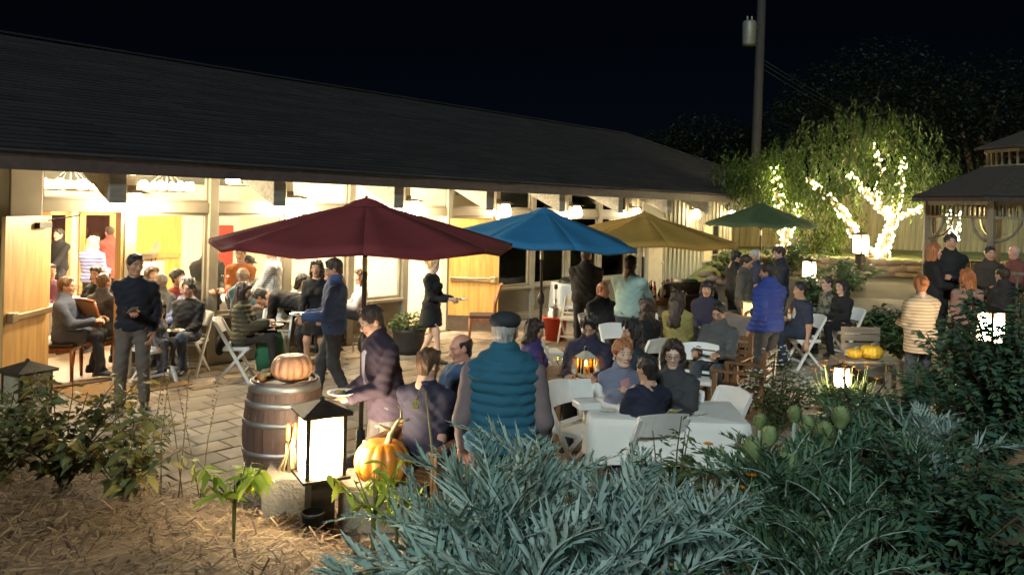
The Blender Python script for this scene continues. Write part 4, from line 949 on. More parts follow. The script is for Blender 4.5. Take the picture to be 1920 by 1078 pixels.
p = person('person in purple quilted jacket seated behind the man in the flat cap', 1000, 600, 1.24, 80, 'sit', ('puffer', (.05, .035, .16)), BLK, ('bob', 'dark'), 'tan', 'lap', 'lap', fem=True, vox=.018, head=(10, -10)); seat(p, 80, 'white folding chair under the person in purple jacket')
p = person('man in black jacket standing with his back turned at the drinks table', 1100, 465, 1.76, 12, 'stand', ('jacket', BLK), (.02, .02, .025), ('crop', 'dark'), 'brown', 'hold', 'hold', vox=.018, wide=1.12, head=(25, -5))
p = person('older red faced man in black jacket seated beside the red bucket', 1130, 527, 1.34, 150, 'sit', ('jacket', BLK), (.03, .03, .03), ('thin', 'auburn'), 'red', 'lap', 'lap', vox=.017, head=(-20, -10), wide=1.1); seat(p, 150, 'white folding chair under the older red faced man')
p = person('man in pale mint green shirt standing at the bottle table', 1182, 478, 1.76, 35, 'stand', ('shirt', (.30, .42, .38)), (.06, .065, .08), ('short', 'dark'), 'brown', 'hold', 'reach', vox=.018, wide=1.1, head=(10, -15))
p = person('young bearded man in dark denim jacket seated looking down at the lantern table', 1106, 589, 1.32, 195, 'sit', ('jacket', (.02, .024, .035), (.4, .38, .36)), (.03, .04, .07), ('wavy', 'black'), 'tan', 'table', 'table', vox=.015, beard=True, head=(0, -26)); seat(p, 195, 'teak slatted armchair under the young bearded man', 'slat')
p = person('woman with long wavy black hair seated in profile in a dark teal top', 1188, 600, 1.28, 262, 'sit', ('sweater', (.015, .03, .04)), BLK, ('wavylong', 'black'), 'tan', 'table', 'table', fem=True, vox=.017, head=(0, -6)); seat(p, 262, 'white folding chair under the woman with wavy black hair')
p = person('person in black coat with dark hair seated behind the gold umbrella pole', 1214, 560, 1.28, 330, 'sit', ('jacket', BLK), BLK, ('long', 'dark'), 'tan', 'lap', 'lap', fem=True, vox=.02); seat(p, 330, 'white folding chair under the person in black coat')
p = person('auburn haired woman in grey blue shawl looking toward the garden with clasped hands', 1168, 636, 1.28, 176, 'sit', ('cardigan', (.17, .185, .26), (.45, .22, .24)), (.05, .05, .06), ('bun', 'auburn'), 'light', (.02, .26, .98), (-.02, .28, 1.0), fem=True, vox=.013, head=(-8, 2), collar=True); seat(p, 176, 'white folding chair under the woman in the shawl')
p = person('boy with short dark hair in navy sweater seen from behind at white table', 1216, 667, 1.22, 345, 'sit', ('sweater', (.012, .016, .04)), (.03, .03, .04), ('short', 'black'), 'tan', 'table', 'table', vox=.013, head=(-22, -6)); seat(p, 345, 'white folding chair under the boy in the navy sweater')
p = person('woman with dark bob and glasses in charcoal hooded jacket at white table', 1264, 637, 1.30, 205, 'sit', ('jacket', (.045, .045, .05)), BLK, ('bob', 'dark'), 'light', 'table', 'table', fem=True, vox=.013, glasses=True, head=(-12, -6)); seat(p, 205, 'white folding chair under the woman in the charcoal hooded jacket')
hd = loc(p, 0, -.10, 1.05)
p = person('woman with long dark hair in long mustard olive cardigan standing with her back turned', 1272, 545, 1.42, 25, 'stand', ('cardigan', (.30, .25, .075)), (.14, .13, .09), ('long', 'dark'), 'fair', 'hold', 'hold', fem=True, vox=.016, shoes=(.6, .58, .55), head=(20, -8))
p = person('man in grey wool jacket seated reading at the small teak table', 1350, 566, 1.32, 215, 'sit', ('jacket', (.085, .085, .088)), (.05, .06, .075), ('short', 'black'), 'tan', 'table', 'table', vox=.016, head=(5, -22)); seat(p, 215, 'teak slatted armchair under the man in grey wool jacket', 'slat')
tag(MB().box((0, 0, 0), (.22, .15, .012)).build('folded_napkin', m_linen, None, loc=loc(p, 0, .46, .86), rot=(.3, 0, p[2])), 'white paper held by the man in grey wool jacket', 'paper')
p = person('tall man in royal blue puffer jacket standing beside the flowering bush', 1443, 492, 1.76, 330, 'stand', ('puffer', (.03, .055, .26)), (.035, .035, .04), ('short', 'black'), 'tan', 'pocket', 'hold', vox=.016, head=(-25, -4), wide=1.05)
for (u, v, f, col, hr_, l) in ((1378, 470, 80, BLK, 'black', 'person in black coat in the standing group, facing the wall'), (1397, 478, 120, (.07, .065, .055), 'dark', 'person in taupe jacket in the standing group'), (1417, 468, 255, (.02, .025, .05), 'grey', 'person in dark blue coat in the standing group under the green umbrella')):
    person(l, u, v, 1.70, f, 'stand', ('jacket', col), (.03, .03, .035), ('short', hr_), 'tan', 'hold', 'down', vox=.021, head=(0, -15))
person('tall man in black hoodie standing behind the blue puffer jacket', 1464, 461, 1.82, 268, 'stand', ('jacket', (.016, .018, .03)), (.02, .02, .025), ('wavy', 'dark'), 'fair', 'hold', 'hold', vox=.02, head=(0, -12))
p = person('man in navy tee seated with arm hanging beside the blue puffer jacket', 1503, 529, 1.34, 262, 'sit', ('tee', (.025, .03, .06)), (.02, .03, .06), ('short', 'black'), 'tan', (-.30, .05, .42), 'table', vox=.019, wide=1.1); seat(p, 262, 'white folding chair under the man in navy tee')
p = person('man in camouflage shirt with glasses seated holding a glowing phone', 1554, 517, 1.34, 262, 'sit', ('shirt', (.16, .15, .115)), BLK, ('short', 'dark'), 'fair', 'table', 'lap', vox=.019, topkind='camo', top2=(.04, .04, .035), tscale=14, glasses=True); seat(p, 262, 'white folding chair under the man in camouflage shirt')
q = loc(p, -.15, .44, .86); ph = empty('mobile_phone', q, p[2]+.5, 'phone with lit cyan screen held by the man in camouflage', 'phone'); MB().box((0, 0, 0), (.08, .012, .15)).build('case', m_black, ph); MB().box((0, -.0072, 0), (.07, .001, .135)).build('screen', M('phone_screen', (.25, .85, 1.0), emit=1.6), ph)
p = person('woman with long black hair in black top seated next to the camouflage shirt', 1580, 524, 1.32, 250, 'sit', ('sweater', BLK), BLK, ('long', 'black'), 'fair', 'lap', 'lap', fem=True, vox=.021); seat(p, 250, 'white folding chair under the woman in black top')
p = person('person in dark blue hood seated by the covered grill', 1326, 527, 1.32, 200, 'sit', ('jacket', (.02, .02, .045)), BLK, ('bob', 'black'), 'tan', 'lap', 'lap', vox=.021, hat=('beanie', (.03, .02, .05))); seat(p, 200, 'white folding chair under the person in dark blue hood')
person('woman in cream striped cardigan with hair tied up seen from behind', 1729, 517, 1.64, 355, 'stand', ('cardigan', (.46, .36, .25)), (.03, .04, .055), ('bun', 'auburn'), 'fair', 'hold', 'hold', fem=True, vox=.016, wide=1.15, topkind='stripes', top2=(.25, .18, .12), tscale=7.5, head=(15, -12))
DK = .42
person('red haired woman in black coat standing at the gazebo step', 1749, 467, 1.60+DK-.05, 100, 'stand', ('coat', BLK), BLK, ('bob', 'auburn'), 'fair', 'hold', 'hold', fem=True, vox=.02, base=DK-.05, pos=(*atd(1749, 467, 11.8)[:2], 0), k=.93)
person('tall man in black jacket standing at the gazebo step with folded arms', 1782, 446, 2.15, 195, 'stand', ('jacket', BLK), (.02, .02, .025), ('wavy', 'black'), 'tan', (.06, .26, 1.12), (-.06, .28, 1.08), vox=.02, base=DK-.05, pos=(*atd(1782, 446, 12.0)[:2], 0), k=1.02)
person('man in brown jacket seated inside the gazebo', 1856, 457, 1.95, 190, 'sit', ('jacket', (.05, .035, .025)), BLK, ('short', 'black'), 'tan', 'lap', 'lap', vox=.021, base=.55, pos=(*atd(1856, 457, 13.6)[:2], 0), k=1.0)
person('woman with long strawberry blond hair in dusty pink top', 1815, 504, 1.66, 10, 'stand', ('sweater', (.30, .17, .14)), (.03, .03, .04), ('long', 'auburn'), 'fair', 'hold', 'hold', fem=True, vox=.02)
person('person in dark jacket standing in front of the gazebo, back turned', 1882, 500, 1.68, 340, 'stand', ('jacket', (.025, .02, .02)), BLK, ('short', 'dark'), 'fair', 'hold', 'hold', vox=.02)
person('red faced man in maroon shirt seated at the back of the gazebo', 1903, 463, 1.9, 260, 'sit', ('shirt', (.16, .05, .04)), BLK, ('thin', 'grey'), 'red', 'lap', 'lap', vox=.021, base=.55, pos=(*atd(1903, 463, 14.6)[:2], 0), k=1.0)
# ------------------------------------------------------------------ guests inside the hall
IN = 'diners inside the hall'; FZ = .012
def guest(label, u, v, z, f, pose, top, hair, skin='fair', fem=False, **k):
    k.setdefault('vox', .022); r = person(label, u, v, z+FZ, f, pose, top, k.pop('legs', (.03, .03, .035)), hair, skin, k.pop('aL', 'table'), k.pop('aR', 'table'), fem=fem, base=FZ, **k)
    return r
def gseat(r, f, label): return dining_chair(r[1], f, label)
guest('woman in lavender quilted jacket with long blond hair at the buffet, back turned', 174, 443, 1.66, 5, 'stand', ('puffer', (.11, .12, .30)), ('long', 'blond'), fem=True, aL='hold', aR='hold', topkind='stripes', top2=(.34, .35, .52), tscale=5)
p = guest('man in blue grey suit and glasses seated just inside the open door', 122, 518, 1.34, 75, 'sit', ('blazer', (.09, .11, .17)), ('short', 'brown'), glasses=True, vox=.018); dining_chair((p[1][0]-.05, p[1][1]-.02), 75, 'cherry dining chair with woven back under the man in blue grey suit')
guest('woman with long dark hair in black top seated facing the open door', 152, 510, 1.32, 190, 'sit', ('sweater', BLK), ('long', 'dark'), fem=True, pos=(*W(-2.75, -1.9)[:2], 0), k=.94)
p = guest('man in dark suit seated with his back to the open door', 193, 512, 1.34, 20, 'sit', ('blazer', (.05, .05, .06)), ('short', 'brown'), vox=.018); dining_chair((p[1][0], p[1][1]-.03), 20, 'cherry dining chair with woven back under the man in dark suit')
guest('person in maroon shirt seated deep inside behind the open door', 93, 494, 1.32, 120, 'sit', ('shirt', (.13, .03, .06)), ('short', 'dark'))
guest('woman with brown hair seated right of the first window post', 284, 500, 1.32, 120, 'sit', ('sweater', (.35, .30, .26)), ('bob', 'brown'), fem=True)
guest('grey haired guest in grey jacket behind the brown haired woman', 303, 512, 1.30, 200, 'sit', ('jacket', (.3, .3, .32)), ('short', 'white'))
guest('woman in red top with dark hair tied up seated by the window', 333, 505, 1.32, 110, 'sit', ('sweater', (.42, .06, .04)), ('bun', 'black'), fem=True, skin='tan')
guest('curly grey haired guest in blue blouse seated by the window', 352, 518, 1.30, 215, 'sit', ('shirt', (.18, .2, .34)), ('wavy', 'grey'), fem=True)
guest('man in grey suit standing inside behind the second post', 390, 450, 1.78, 140, 'stand', ('blazer', (.14, .13, .13)), ('short', 'grey'), aL='hold', aR='hold')
guest('person in orange sweater standing inside under the umbrella edge', 452, 462, 1.66, 170, 'stand', ('sweater', (.55, .16, .03)), ('short', 'brown'), aL='hold', aR='hold')
guest('man in sky blue shirt and glasses seated at the white table', 455, 500, 1.36, 110, 'sit', ('polo', (.22, .45, .62)), ('thin', 'grey'), glasses=True, wide=1.1)
guest('man in dark cap leaning forward behind the sky blue shirt', 464, 474, 1.55, 95, 'stand', ('shirt', (.6, .58, .55)), ('short', 'brown'), hat=('cap', (.03, .03, .04)), lean=20)
guest('man in black and white plaid shirt standing behind the second post', 513, 452, 1.78, 265, 'stand', ('shirt', (.62, .6, .56)), ('short', 'dark'), topkind='plaid', top2=(.03, .03, .04), tscale=12, aR='reach')
guest('woman with black hair seated leaning over her plate', 567, 511, 1.26, 120, 'sit', ('shirt', (.55, .5, .45)), ('bob', 'black'), skin='tan', fem=True, lean=15)
guest('woman with chin length hair in black dress standing inside the hall', 595, 487, 1.58, 180, 'stand', ('dress', BLK), ('bob', 'dark'), skin='tan', fem=True)
guest('man in white shirt seated with his back to the window', 587, 512, 1.32, 20, 'sit', ('shirt', (.72, .69, .64)), ('crop', 'dark'), skin='tan', wide=1.08, vox=.019)
guest('woman in white blouse with brown hair seated behind the umbrella pole', 678, 505, 1.30, 250, 'sit', ('shirt', (.7, .62, .58)), ('long', 'brown'), fem=True)
guest('woman in black and white print top seated beside the white shirt', 614, 503, 1.30, 200, 'sit', ('shirt', (.5, .48, .46)), ('bob', 'dark'), skin='tan', fem=True, topkind='camo', top2=(.03, .03, .04), tscale=22)
guest('person in long red brown coat standing at the back glass door', 203, 415, 1.72, 300, 'stand', ('coat', (.20, .05, .04)), ('short', 'dark'), pos=(*W(wallpx(206, 450, -7.0)[0], -7.0)[:2], 0), k=1.0)
guest('person in black jacket by the dark back door', 112, 430, 1.7, 200, 'stand', ('jacket', BLK), ('short', 'black'), pos=(*W(wallpx(112, 450, -6.8)[0], -6.8)[:2], 0), k=.98)
# tables inside
for (s, off, sx, sy, l) in ((-2.9, -2.6, 1.4, .8, 'white clothed dining table just inside the open door'), (-.9, -1.5, 1.1, .8, 'white clothed dining table behind the second window'), (.9, -1.9, 1.3, .8, 'white clothed dining table near the man in white shirt')):
    q = W(s, off); cloth_table((q[0], q[1]), math.pi/2-WANG, sx, sy, l, z0=FZ)
    for j in range(4):
        a = rzv((j-1.5)*.28, (.2 if j % 2 else -.2), math.pi/2-WANG); plate((q[0]+a[0], q[1]+a[1], .76+FZ), 'white dinner plate on the '+l.replace('white clothed ', ''), r=.11, group='plates on the indoor tables')
        a = rzv((j-1.4)*.27, 0, math.pi/2-WANG); wine_glass((q[0]+a[0], q[1]+a[1], .76+FZ), 'clear wine glass on the '+l.replace('white clothed ', ''), 'glasses on the indoor tables')
q = at(190, 492, .90); cloth_table((q[0], q[1]+.4), .1, 2.2, .7, 'long white clothed buffet table with chafing dishes inside the hall', h=.9, drop=.7, z0=FZ)
for du in (-.75, .1, .8):
    e = empty('chafing_dish', (q[0]+du, q[1]+.4, .91+FZ), .1, 'open steel chafing dish on the buffet table', 'chafing dish', 'chafing dishes on the buffet')
    b = MB(); b.b2((-.24, -.16, .08), (.24, .16, .18)); bev(b.build('pan', m_metal, e), .01); MB().bar((0, .17, .18), (0, .26, .44), .48, .012, up=(0, 1, 0)).build('lid', m_metal, e)
    for a in (-1, 1):
        for c in (-1, 1): MB().bar((a*.2, c*.13, 0), (a*.2, c*.13, .08), .015, .015).build('foot', m_black, e)
# ------------------------------------------------------------------ wine barrel with pumpkin
BQ = at(530, 905, 0); br = empty('wine_barrel', (BQ[0], BQ[1], 0), .3, 'upright oak wine barrel with galvanised hoops and a pumpkin on top', 'barrel')
m_oak = [M('barrel_oak_%d' % i, c, .6, kind='wood', scale=2, col2=c2, bump=.2) for i, (c, c2) in enumerate([((.105, .062, .045), (.065, .038, .03)), ((.125, .075, .055), (.075, .045, .033)), ((.09, .053, .04), (.055, .033, .027))])]
m_galv = M('galvanised_hoop', (.34, .33, .33), .5, .75, var=.25, scale=6, bump=.1)
NSV = 24; prof = [(.275, 0), (.312, .15), (.335, .32), (.342, .45), (.335, .58), (.312, .75), (.275, .90)]
for i in range(NSV):
    b = MB(); a0, a1 = 2*math.pi*(i+.015)/NSV, 2*math.pi*(i+.985)/NSV; V = []
    for r_, z_ in prof:
        for a in (a0, (a0+a1)/2, a1): V.append((r_*math.cos(a), r_*math.sin(a), z_))
    for r_, z_ in ((.25, .9), (.25, .86)):
        for a in (a0, (a0+a1)/2, a1): V.append((r_*math.cos(a), r_*math.sin(a), z_))
    b.add(V, [(j*3+q, j*3+q+1, (j+1)*3+q+1, (j+1)*3+q) for j in range(8) for q in (0, 1)]); b.build('stave', m_oak[i % 3], br)
def br_r(z): return float(np.interp(z, [q[1] for q in prof], [q[0] for q in prof]))
for z0, z1 in ((.82, .888), (.70, .75), (.55, .595), (.305, .35), (.15, .2), (.012, .08)):
    MB().lathe([(br_r(z0)+.001, z0), (br_r(z0)+.006, z0), (br_r(z1)+.006, z1), (br_r(z1)+.001, z1)], 40).build('hoop', m_galv, br, True)
MB().lathe([(.001, .86), (.252, .86)], 30).build('barrel_head', m_oak[1], br)
b = MB().lathe([(.20, .0), (.235, .01), (.235, .025), (.20, .018)], 30); wr = b.build('wire_ring', m_galv, None, True, loc=(BQ[0], BQ[1], .861)); tag(wr, 'flat metal ring tray on the barrel head around the pumpkin', 'tray')
pumpkin((BQ[0]+.06, BQ[1]-.02, .865), .175, (.52, .27, .16), 'dusty salmon pumpkin sitting on the wine barrel', squash=.72, lobes=14, dirt=(.40, .20, .10), stem=0)
for dx, dy, c in ((-.19, -.06, (.60, .10, .03)), (-.20, .04, (.62, .16, .04)), (-.15, -.13, (.55, .2, .06))):
    pumpkin((BQ[0]+dx, BQ[1]+dy, .885), .035, c, {-.06: 'tiny scarlet gourd beside the barrel pumpkin', .04: 'tiny orange gourd at the back of the barrel head', -.13: 'tiny amber gourd at the front rim of the barrel'}[dy], squash=.8, lobes=7, stem=.015)
tag(MB().box((0, 0, 0), (.34, .07, .03)).build('wood_block', m_teak, None, loc=(BQ[0]+.39, BQ[1]+.30, .645), rot=(0, 0, .15)), 'loose teak board end beside the wine barrel', 'board') if False else None
# ------------------------------------------------------------------ concrete edging blocks, near bollard lamp
m_conc = M('concrete_block', (.27, .23, .17), .85, var=.22, scale=5, bump=.4, bscale=40)
def block(u, v, sx, sy, sz, rz, label):
    q = at(u, v, .06); o = MB().box((0, 0, sz/2), (sx, sy, sz)).build('concrete_block', m_conc, None, loc=(q[0], q[1]+sy/2, 0.02), rot=(0, 0, rz)); bev(o, .012, 2); return tag(o, label, 'block', 'concrete blocks at the patio edge')
block(530, 978, .36, .34, .36, .12, 'square concrete block left of the lit lantern bollard'); block(695, 990, .50, .40, .34, .05, 'wide concrete block under the orange pumpkin')
m_lit = lantern_mat('lantern_panel_lit', 105.0); m_off = M('lantern_panel_unlit', (.34, .30, .20), .4, var=.2)
m_iron = M('lantern_iron', (.075, .06, .045), .55, .5, var=.25, scale=14, bump=.15)
def bollard(pos, rz, label, lit=True, k=1.0, m=None, group='square garden lantern bollards'):
    r = empty('bollard_lamp', pos, rz, label, 'bollard lamp', group); w = .128*k
    bev(MB().box((0, 0, .20*k), (.17*k, .17*k, .40*k)).build('post', m_iron, r), .006)
    bev(MB().box((0, 0, .414*k), (.335*k, .335*k, .022*k)).build('bottom_plate', m_iron, r), .005)
    for (a, c, sx, sy) in ((0, -1, 1, 0), (0, 1, 1, 0), (-1, 0, 0, 1), (1, 0, 0, 1)):
        MB().box((a*w, c*w, .635*k), (.232*k if sx else .006*k, .232*k if sy else .006*k, .42*k)).build('glass_panel', m if m else (m_lit if lit else m_off), r)
    for a in (-1, 1):
        for c in (-1, 1): MB().box((a*w, c*w, .636*k), (.024*k, .024*k, .422*k)).build('corner_bar', m_iron, r)
    b = MB(); b.box((0, 0, .858*k), (.345*k, .345*k, .02*k)); b.build('top_plate', m_iron, r)
    b = MB(); h = .18*k; b.add([(-h, -h, .869*k), (h, -h, .869*k), (h, h, .869*k), (-h, h, .869*k), (0, 0, .945*k)], [(0, 1, 4), (1, 2, 4), (2, 3, 4), (3, 0, 4), (3, 2, 1, 0)]); b.build('cap', m_iron, r)
    MB().sphere((0, 0, .945*k), .018*k).build('finial', m_iron, r, True); return r
q = atd(598, 995, 5.45); bollard((q[0], q[1], zt(q[0], q[1])-.02), math.radians(30), 'lit lantern bollard between the barrel and the orange pumpkin')
q = atd(50, 745, 6.7); bollard((q[0], q[1], zt(q[0], q[1])-.12), math.radians(-28), 'unlit lantern bollard beside the open oak door', lit=False)
pq = at(606, 985, .1); pt = empty('flower_pot', (pq[0]-.02, pq[1]-.22, zt(pq[0], pq[1]-.22)), 0, 'small black plastic pot at the foot of the lit bollard', 'pot'); MB().lathe([(.001, 0), (.055, 0), (.075, .13), (.08, .13), (.08, .15), (.07, .15), (.05, .02), (.001, .02)], 18).build('pot_wall', M('black_plastic', (.012, .013, .014), .5), pt, True)
q = at(706, 918, .36); PK = pumpkin((q[0]+.02, q[1]+.10, .365), .205, (.58, .17, .014), 'big orange pumpkin on the concrete block lit by the lantern', squash=.82, lobes=12, dirt=(.62, .26, .03), stem=.0)
# its long forked dry stem
q2 = (q[0]+.06, q[1]+.08); st = MB(); z0 = .66
st.tube([(0, 0, 0), (.02, 0, .08), (.07, 0, .17), (.10, 0, .20)], [.028, .02, .014, .010], 7); st.tube([(.03, 0, .10), (-.06, 0, .135), (-.09, 0, .13)], [.014, .011, .009], 6); st.tube([(.07, 0, .17), (.15, 0, .185)], [.012, .010], 6); st.tube([(.09, 0, .19), (.085, .0, .26), (.06, 0, .29)], [.006, .004, .003], 5)
st.build('stem', M('dry_stem', (.36, .29, .14), .8), PK, True, loc=(.04, -.02, z0-.365))
# dried corn husk bundle on the left block
q = at(527, 890, .38); hs = empty('corn_bundle', (q[0]+.03, q[1]+.12, .38), 0, 'tied bundle of dried corn husks on the left concrete block', 'dried corn')
m_husk = M('corn_husk', (.55, .40, .20), .8, var=.25, scale=10)
for i in range(26):
    a = random.uniform(0, 6.28); rr = random.uniform(.03, .085); h_ = random.uniform(.18, .36); w = random.uniform(.006, .014)
    MB().tube([(rr*math.cos(a), rr*math.sin(a), 0), (rr*.35*math.cos(a), rr*.35*math.sin(a), h_*.6), (rr*.5*math.cos(a+.6), rr*.5*math.sin(a+.6), h_)], [w, w*.8, w*.3], 5).build('husk', m_husk, hs, True)
for i in range(3): MB().lathe([(.001, 0), (.018, .01), (.02, .08), (.012, .13), (.001, .135)], 10, (.03*math.cos(i*2.1), .03*math.sin(i*2.1), .22)).build('cob', M('corn_cob_%d' % i, [(.5, .2, .04), (.35, .06, .03), (.55, .36, .08)][i], .5), hs, True)
# ------------------------------------------------------------------ planter by the doorway
q = at(766, 662, 0); pl = empty('potted_plant', (q[0], q[1], 0), 0, 'leafy green plant in a dark round pot beside the doorway', 'potted plant')
MB().lathe([(.001, 0), (.20, 0), (.235, .10), (.262, .34), (.28, .36), (.28, .41), (.25, .41), (.24, .33), (.001, .33)], 28).build('pot', M('dark_pot', (.035, .033, .03), .6, var=.2), pl, True)
PLANTER = pl
# ------------------------------------------------------------------ chairs and tables that stand free
q = at(903, 640, 0); ch = dining_chair((q[0], q[1]), 268, 'brown upholstered dining chair beside the honey coloured door', z=0)
q = at(1040, 637, 0); rb = empty('bucket', (q[0], q[1], 0), 0, 'big red plastic bucket holding a beer keg', 'bucket')
m_red = M('red_plastic', (.50, .045, .02), .4, var=.08)
MB().lathe([(.001, 0), (.17, 0), (.225, .40), (.245, .40), (.245, .43), (.215, .43), (.16, .02), (.001, .02)], 28).build('tub', m_red, rb, True)
kg = empty('beer_keg', (q[0], q[1], .022), 0, 'steel beer keg with hand pump standing in the red bucket', 'keg')
MB().lathe([(.001, 0), (.15, 0), (.155, .05), (.15, .1), (.155, .3), (.155, .46), (.12, .52), (.125, .56), (.11, .56), (.1, .525), (.001, .525)], 24).build('drum', m_metal, kg, True)
MB().tube([(0, 0, .52), (0, 0, .72)], .03, 10).build('pump_body', m_metal, kg, True); MB().tube([(0, 0, .72), (0, 0, .92)], .012, 8).build('pump_rod', m_metal, kg); MB().lathe([(.001, .9), (.03, .9), (.035, .95), (.03, .99), (.001, .99)], 10).build('pump_knob', m_black, kg, True)
MB().tube([(.03, 0, .6), (.16, -.02, .64), (.22, -.05, .52), (.20, -.06, .44)], .008, 6).build('hose', m_white, kg, True)
q = at(1072, 606, 0); sv = cloth_table((q[0], q[1]+.35), .3, .7, .6, 'small white clothed serving table behind the keg', h=.80, drop=.5)
e = empty('serving_dome', (q[0]-.02, q[1]+.30, .807), .3, 'black domed serving tray on the small clothed table', 'serving dish'); MB().lathe([(.26, 0), (.25, .05), (.18, .12), (.001, .15)], 24).build('dome', m_black, e, True); MB().lathe([(.001, .0), (.28, .0), (.28, .02), (.001, .02)], 24).build('tray', m_metal, e)
# drinks table along the wall
q = at(1238, 556, .82); dt = wood_table((q[0], q[1]), math.pi/2-WANG, 1.9, .6, 'long drinks table with wine bottles along the siding', h=.82)
for i in range(11):
    a = rzv(-.45+.085*i+random.uniform(-.02, .02), random.uniform(-.2, .05), math.pi/2-WANG); c = [(.03, .05, .02), (.06, .01, .01), (.35, .05, .02), (.5, .45, .35)][i % 4]
    bottle((q[0]+a[0], q[1]+a[1], .82), ['dark green wine bottle standing on the drinks table', 'dark red wine bottle standing on the drinks table', 'orange red wine bottle standing on the drinks table', 'pale wine bottle standing on the drinks table'][i % 4], c, h=random.uniform(.27, .33), group='bottles on the drinks table')
for i in range(7):
    a = rzv(-.85+.05*i, -.15+.12*(i % 3), math.pi/2-WANG); wine_glass((q[0]+a[0], q[1]+a[1], .82), 'empty wine glass standing on the drinks table', 'glasses on the drinks table')
q = at(1222, 580, .55); bx = empty('drinks_crate', (q[0], q[1], .0), .3, 'green crate of bottles on a stand beside the gold umbrella pole', 'crate')
b = MB(); b.box((0, 0, .40), (.5, .36, .03)); 
for a in (-1, 1):
    for c in (-1, 1): b.box((a*.21, c*.15, .19), (.03, .03, .38))
b.build('stand', m_black, bx); b = MB()
for a in (-1, 1): b.box((a*.21, 0, .53), (.02, .34, .22)); b.box((0, a*.16, .53), (.44, .02, .22))
b.box((0, 0, .425), (.42, .32, .015)); b.build('crate_wall', M('crate_green', (.08, .15, .10), .6), bx)
for i in range(12): MB().lathe([(.001, .43), (.03, .43), (.03, .62), (.012, .67), (.012, .70), (.001, .70)], 8, (-.15+.1*(i % 4), -.1+.1*(i//4), 0)).build('bottle_neck', M('bottle_amber', (.25, .12, .03), .15), bx, True)
# covered grill with bag on top
q = at(1288, 640, 0); gr = empty('grill', (q[0], q[1], 0), math.pi/2-WANG-.3, 'covered dark barbecue grill by the siding', 'grill'); m_cov = M('grill_cover', (.10, .09, .075), .7, var=.2, scale=4, bump=.3, bscale=9)
b = MB(); V = []; n = 14
for x in (-.5, -.47, 0, .47, .5):
    sc = .9 if abs(x) > .48 else 1
    for j in range(n+1):
        a = math.pi*j/n; V.append((x, .30*sc*math.cos(a), .82+.28*sc*math.sin(a)))
b.add(V, [(i*(n+1)+j, i*(n+1)+j+1, (i+1)*(n+1)+j+1, (i+1)*(n+1)+j) for i in range(4) for j in range(n)]+[tuple(range(n+1)), tuple(range(5*(n+1)-1, 4*(n+1)-1, -1))]); b.build('lid', m_cov, gr, True)
MB().b2((-.48, -.29, .45), (.48, .29, .82)).build('firebox', m_cov, gr); MB().b2((-.45, -.26, .08), (.45, .26, .45)).build('cabinet', m_black, gr)
MB().tube([(-.35, -.33, .9), (.35, -.33, .9)], .014, 8).build('handle', m_metal, gr)
for a in (-1, 1):
    for c in (-1, 1): MB().lathe([(.001, -.02), (.06, -.02), (.06, .02), (.001, .02)], 12, (a*.4, c*.2, .06)).build('wheel', m_black, gr)
bg = empty('plastic_bag', (q[0]-.03, q[1]-.02, 1.085), .5, 'flat white and green bag of charcoal lying on the covered grill', 'bag')
v_ = Vol(.03); v_.cap((-.16, 0, .04), (.16, 0, .03), .12, .10, sc=(1, 1, .38)); gv, gf = v_.mesh(.018); mi = (gv[gf].mean(1)[:, 0] > 0).astype(int); mobj('sack', npmesh('sack', gv, gf, [M('bag_white', (.7, .68, .6), .5), M('bag_green', (.06, .34, .16), .5)], True, mi), bg)
# lantern table
q = at(1098, 702, .74); lt = wood_table((q[0]-.05, q[1]+.12), .2, 1.05, .75, 'teak plank table with the candle lantern on it', h=.73)
ln = empty('candle_lantern', (q[0], q[1], .73), .5, 'white house shaped candle lantern glowing on the teak table', 'lantern'); m_cream_m = M('cream_metal', (.62, .58, .46), .5, .1)
MB().box((0, 0, .012), (.15, .15, .024)).build('base', m_cream_m, ln)
for a in (-1, 1):
    for c in (-1, 1): MB().box((a*.062, c*.062, .10), (.012, .012, .155)).build('corner_bar', m_cream_m, ln)
m_amber = M('amber_glow', (1.0, .62, .10), emit=.9)
for (a, c) in ((0, -1), (0, 1), (-1, 0), (1, 0)): 
    MB().box((a*.058, c*.058, .10), (.11 if a == 0 else .003, .11 if c == 0 else .003, .15)).build('glass_panel', glass_mat('amber_glass', (1.0, .78, .32)), ln)
    MB().box((a*.061, c*.061, .10), (.006 if a == 0 else .004, .006 if c == 0 else .004, .15)).build('glazing_bar', m_cream_m, ln)
b = MB(); b.box((0, 0, .183), (.155, .155, .012)); h = .078; b.add([(-h, -h, .19), (h, -h, .19), (h, h, .19), (-h, h, .19), (-.02, -.02, .245), (.02, -.02, .245), (.02, .02, .245), (-.02, .02, .245)], [(0, 1, 5, 4), (1, 2, 6, 5), (2, 3, 7, 6), (3, 0, 4, 7), (4, 5, 6, 7)]); b.build('roof', m_cream_m, ln)
MB().tube([(.025*math.cos(a), 0, .27+.03*math.sin(a)) for a in np.linspace(-.6, math.pi+.6, 12)], .004, 6).build('ring_handle', m_metal, ln, True)
MB().lathe([(.001, .024), (.03, .024), (.03, .10), (.001, .10)], 14).build('candle', M('candle_wax', (.9, .75, .4), .5), ln, True); MB().lathe([(.001, .10), (.011, .115), (.008, .135), (.001, .155)], 8).build('flame', M('candle_flame', (1.0, .62, .18), emit=160.0), ln, True)
def on(u, v, z): a = at(u, v, z); return (a[0], a[1], z)
bottle(on(1076, 706, .73), 'clear pepper sauce bottle with orange cap left of the lantern', (.45, .35, .25), h=.18, r=.026, cap=(.7, .25, .05)); bottle(on(1120, 706, .73), 'clear pepper sauce bottle with orange cap right of the lantern', (.45, .35, .25), h=.18, r=.026, cap=(.7, .25, .05))
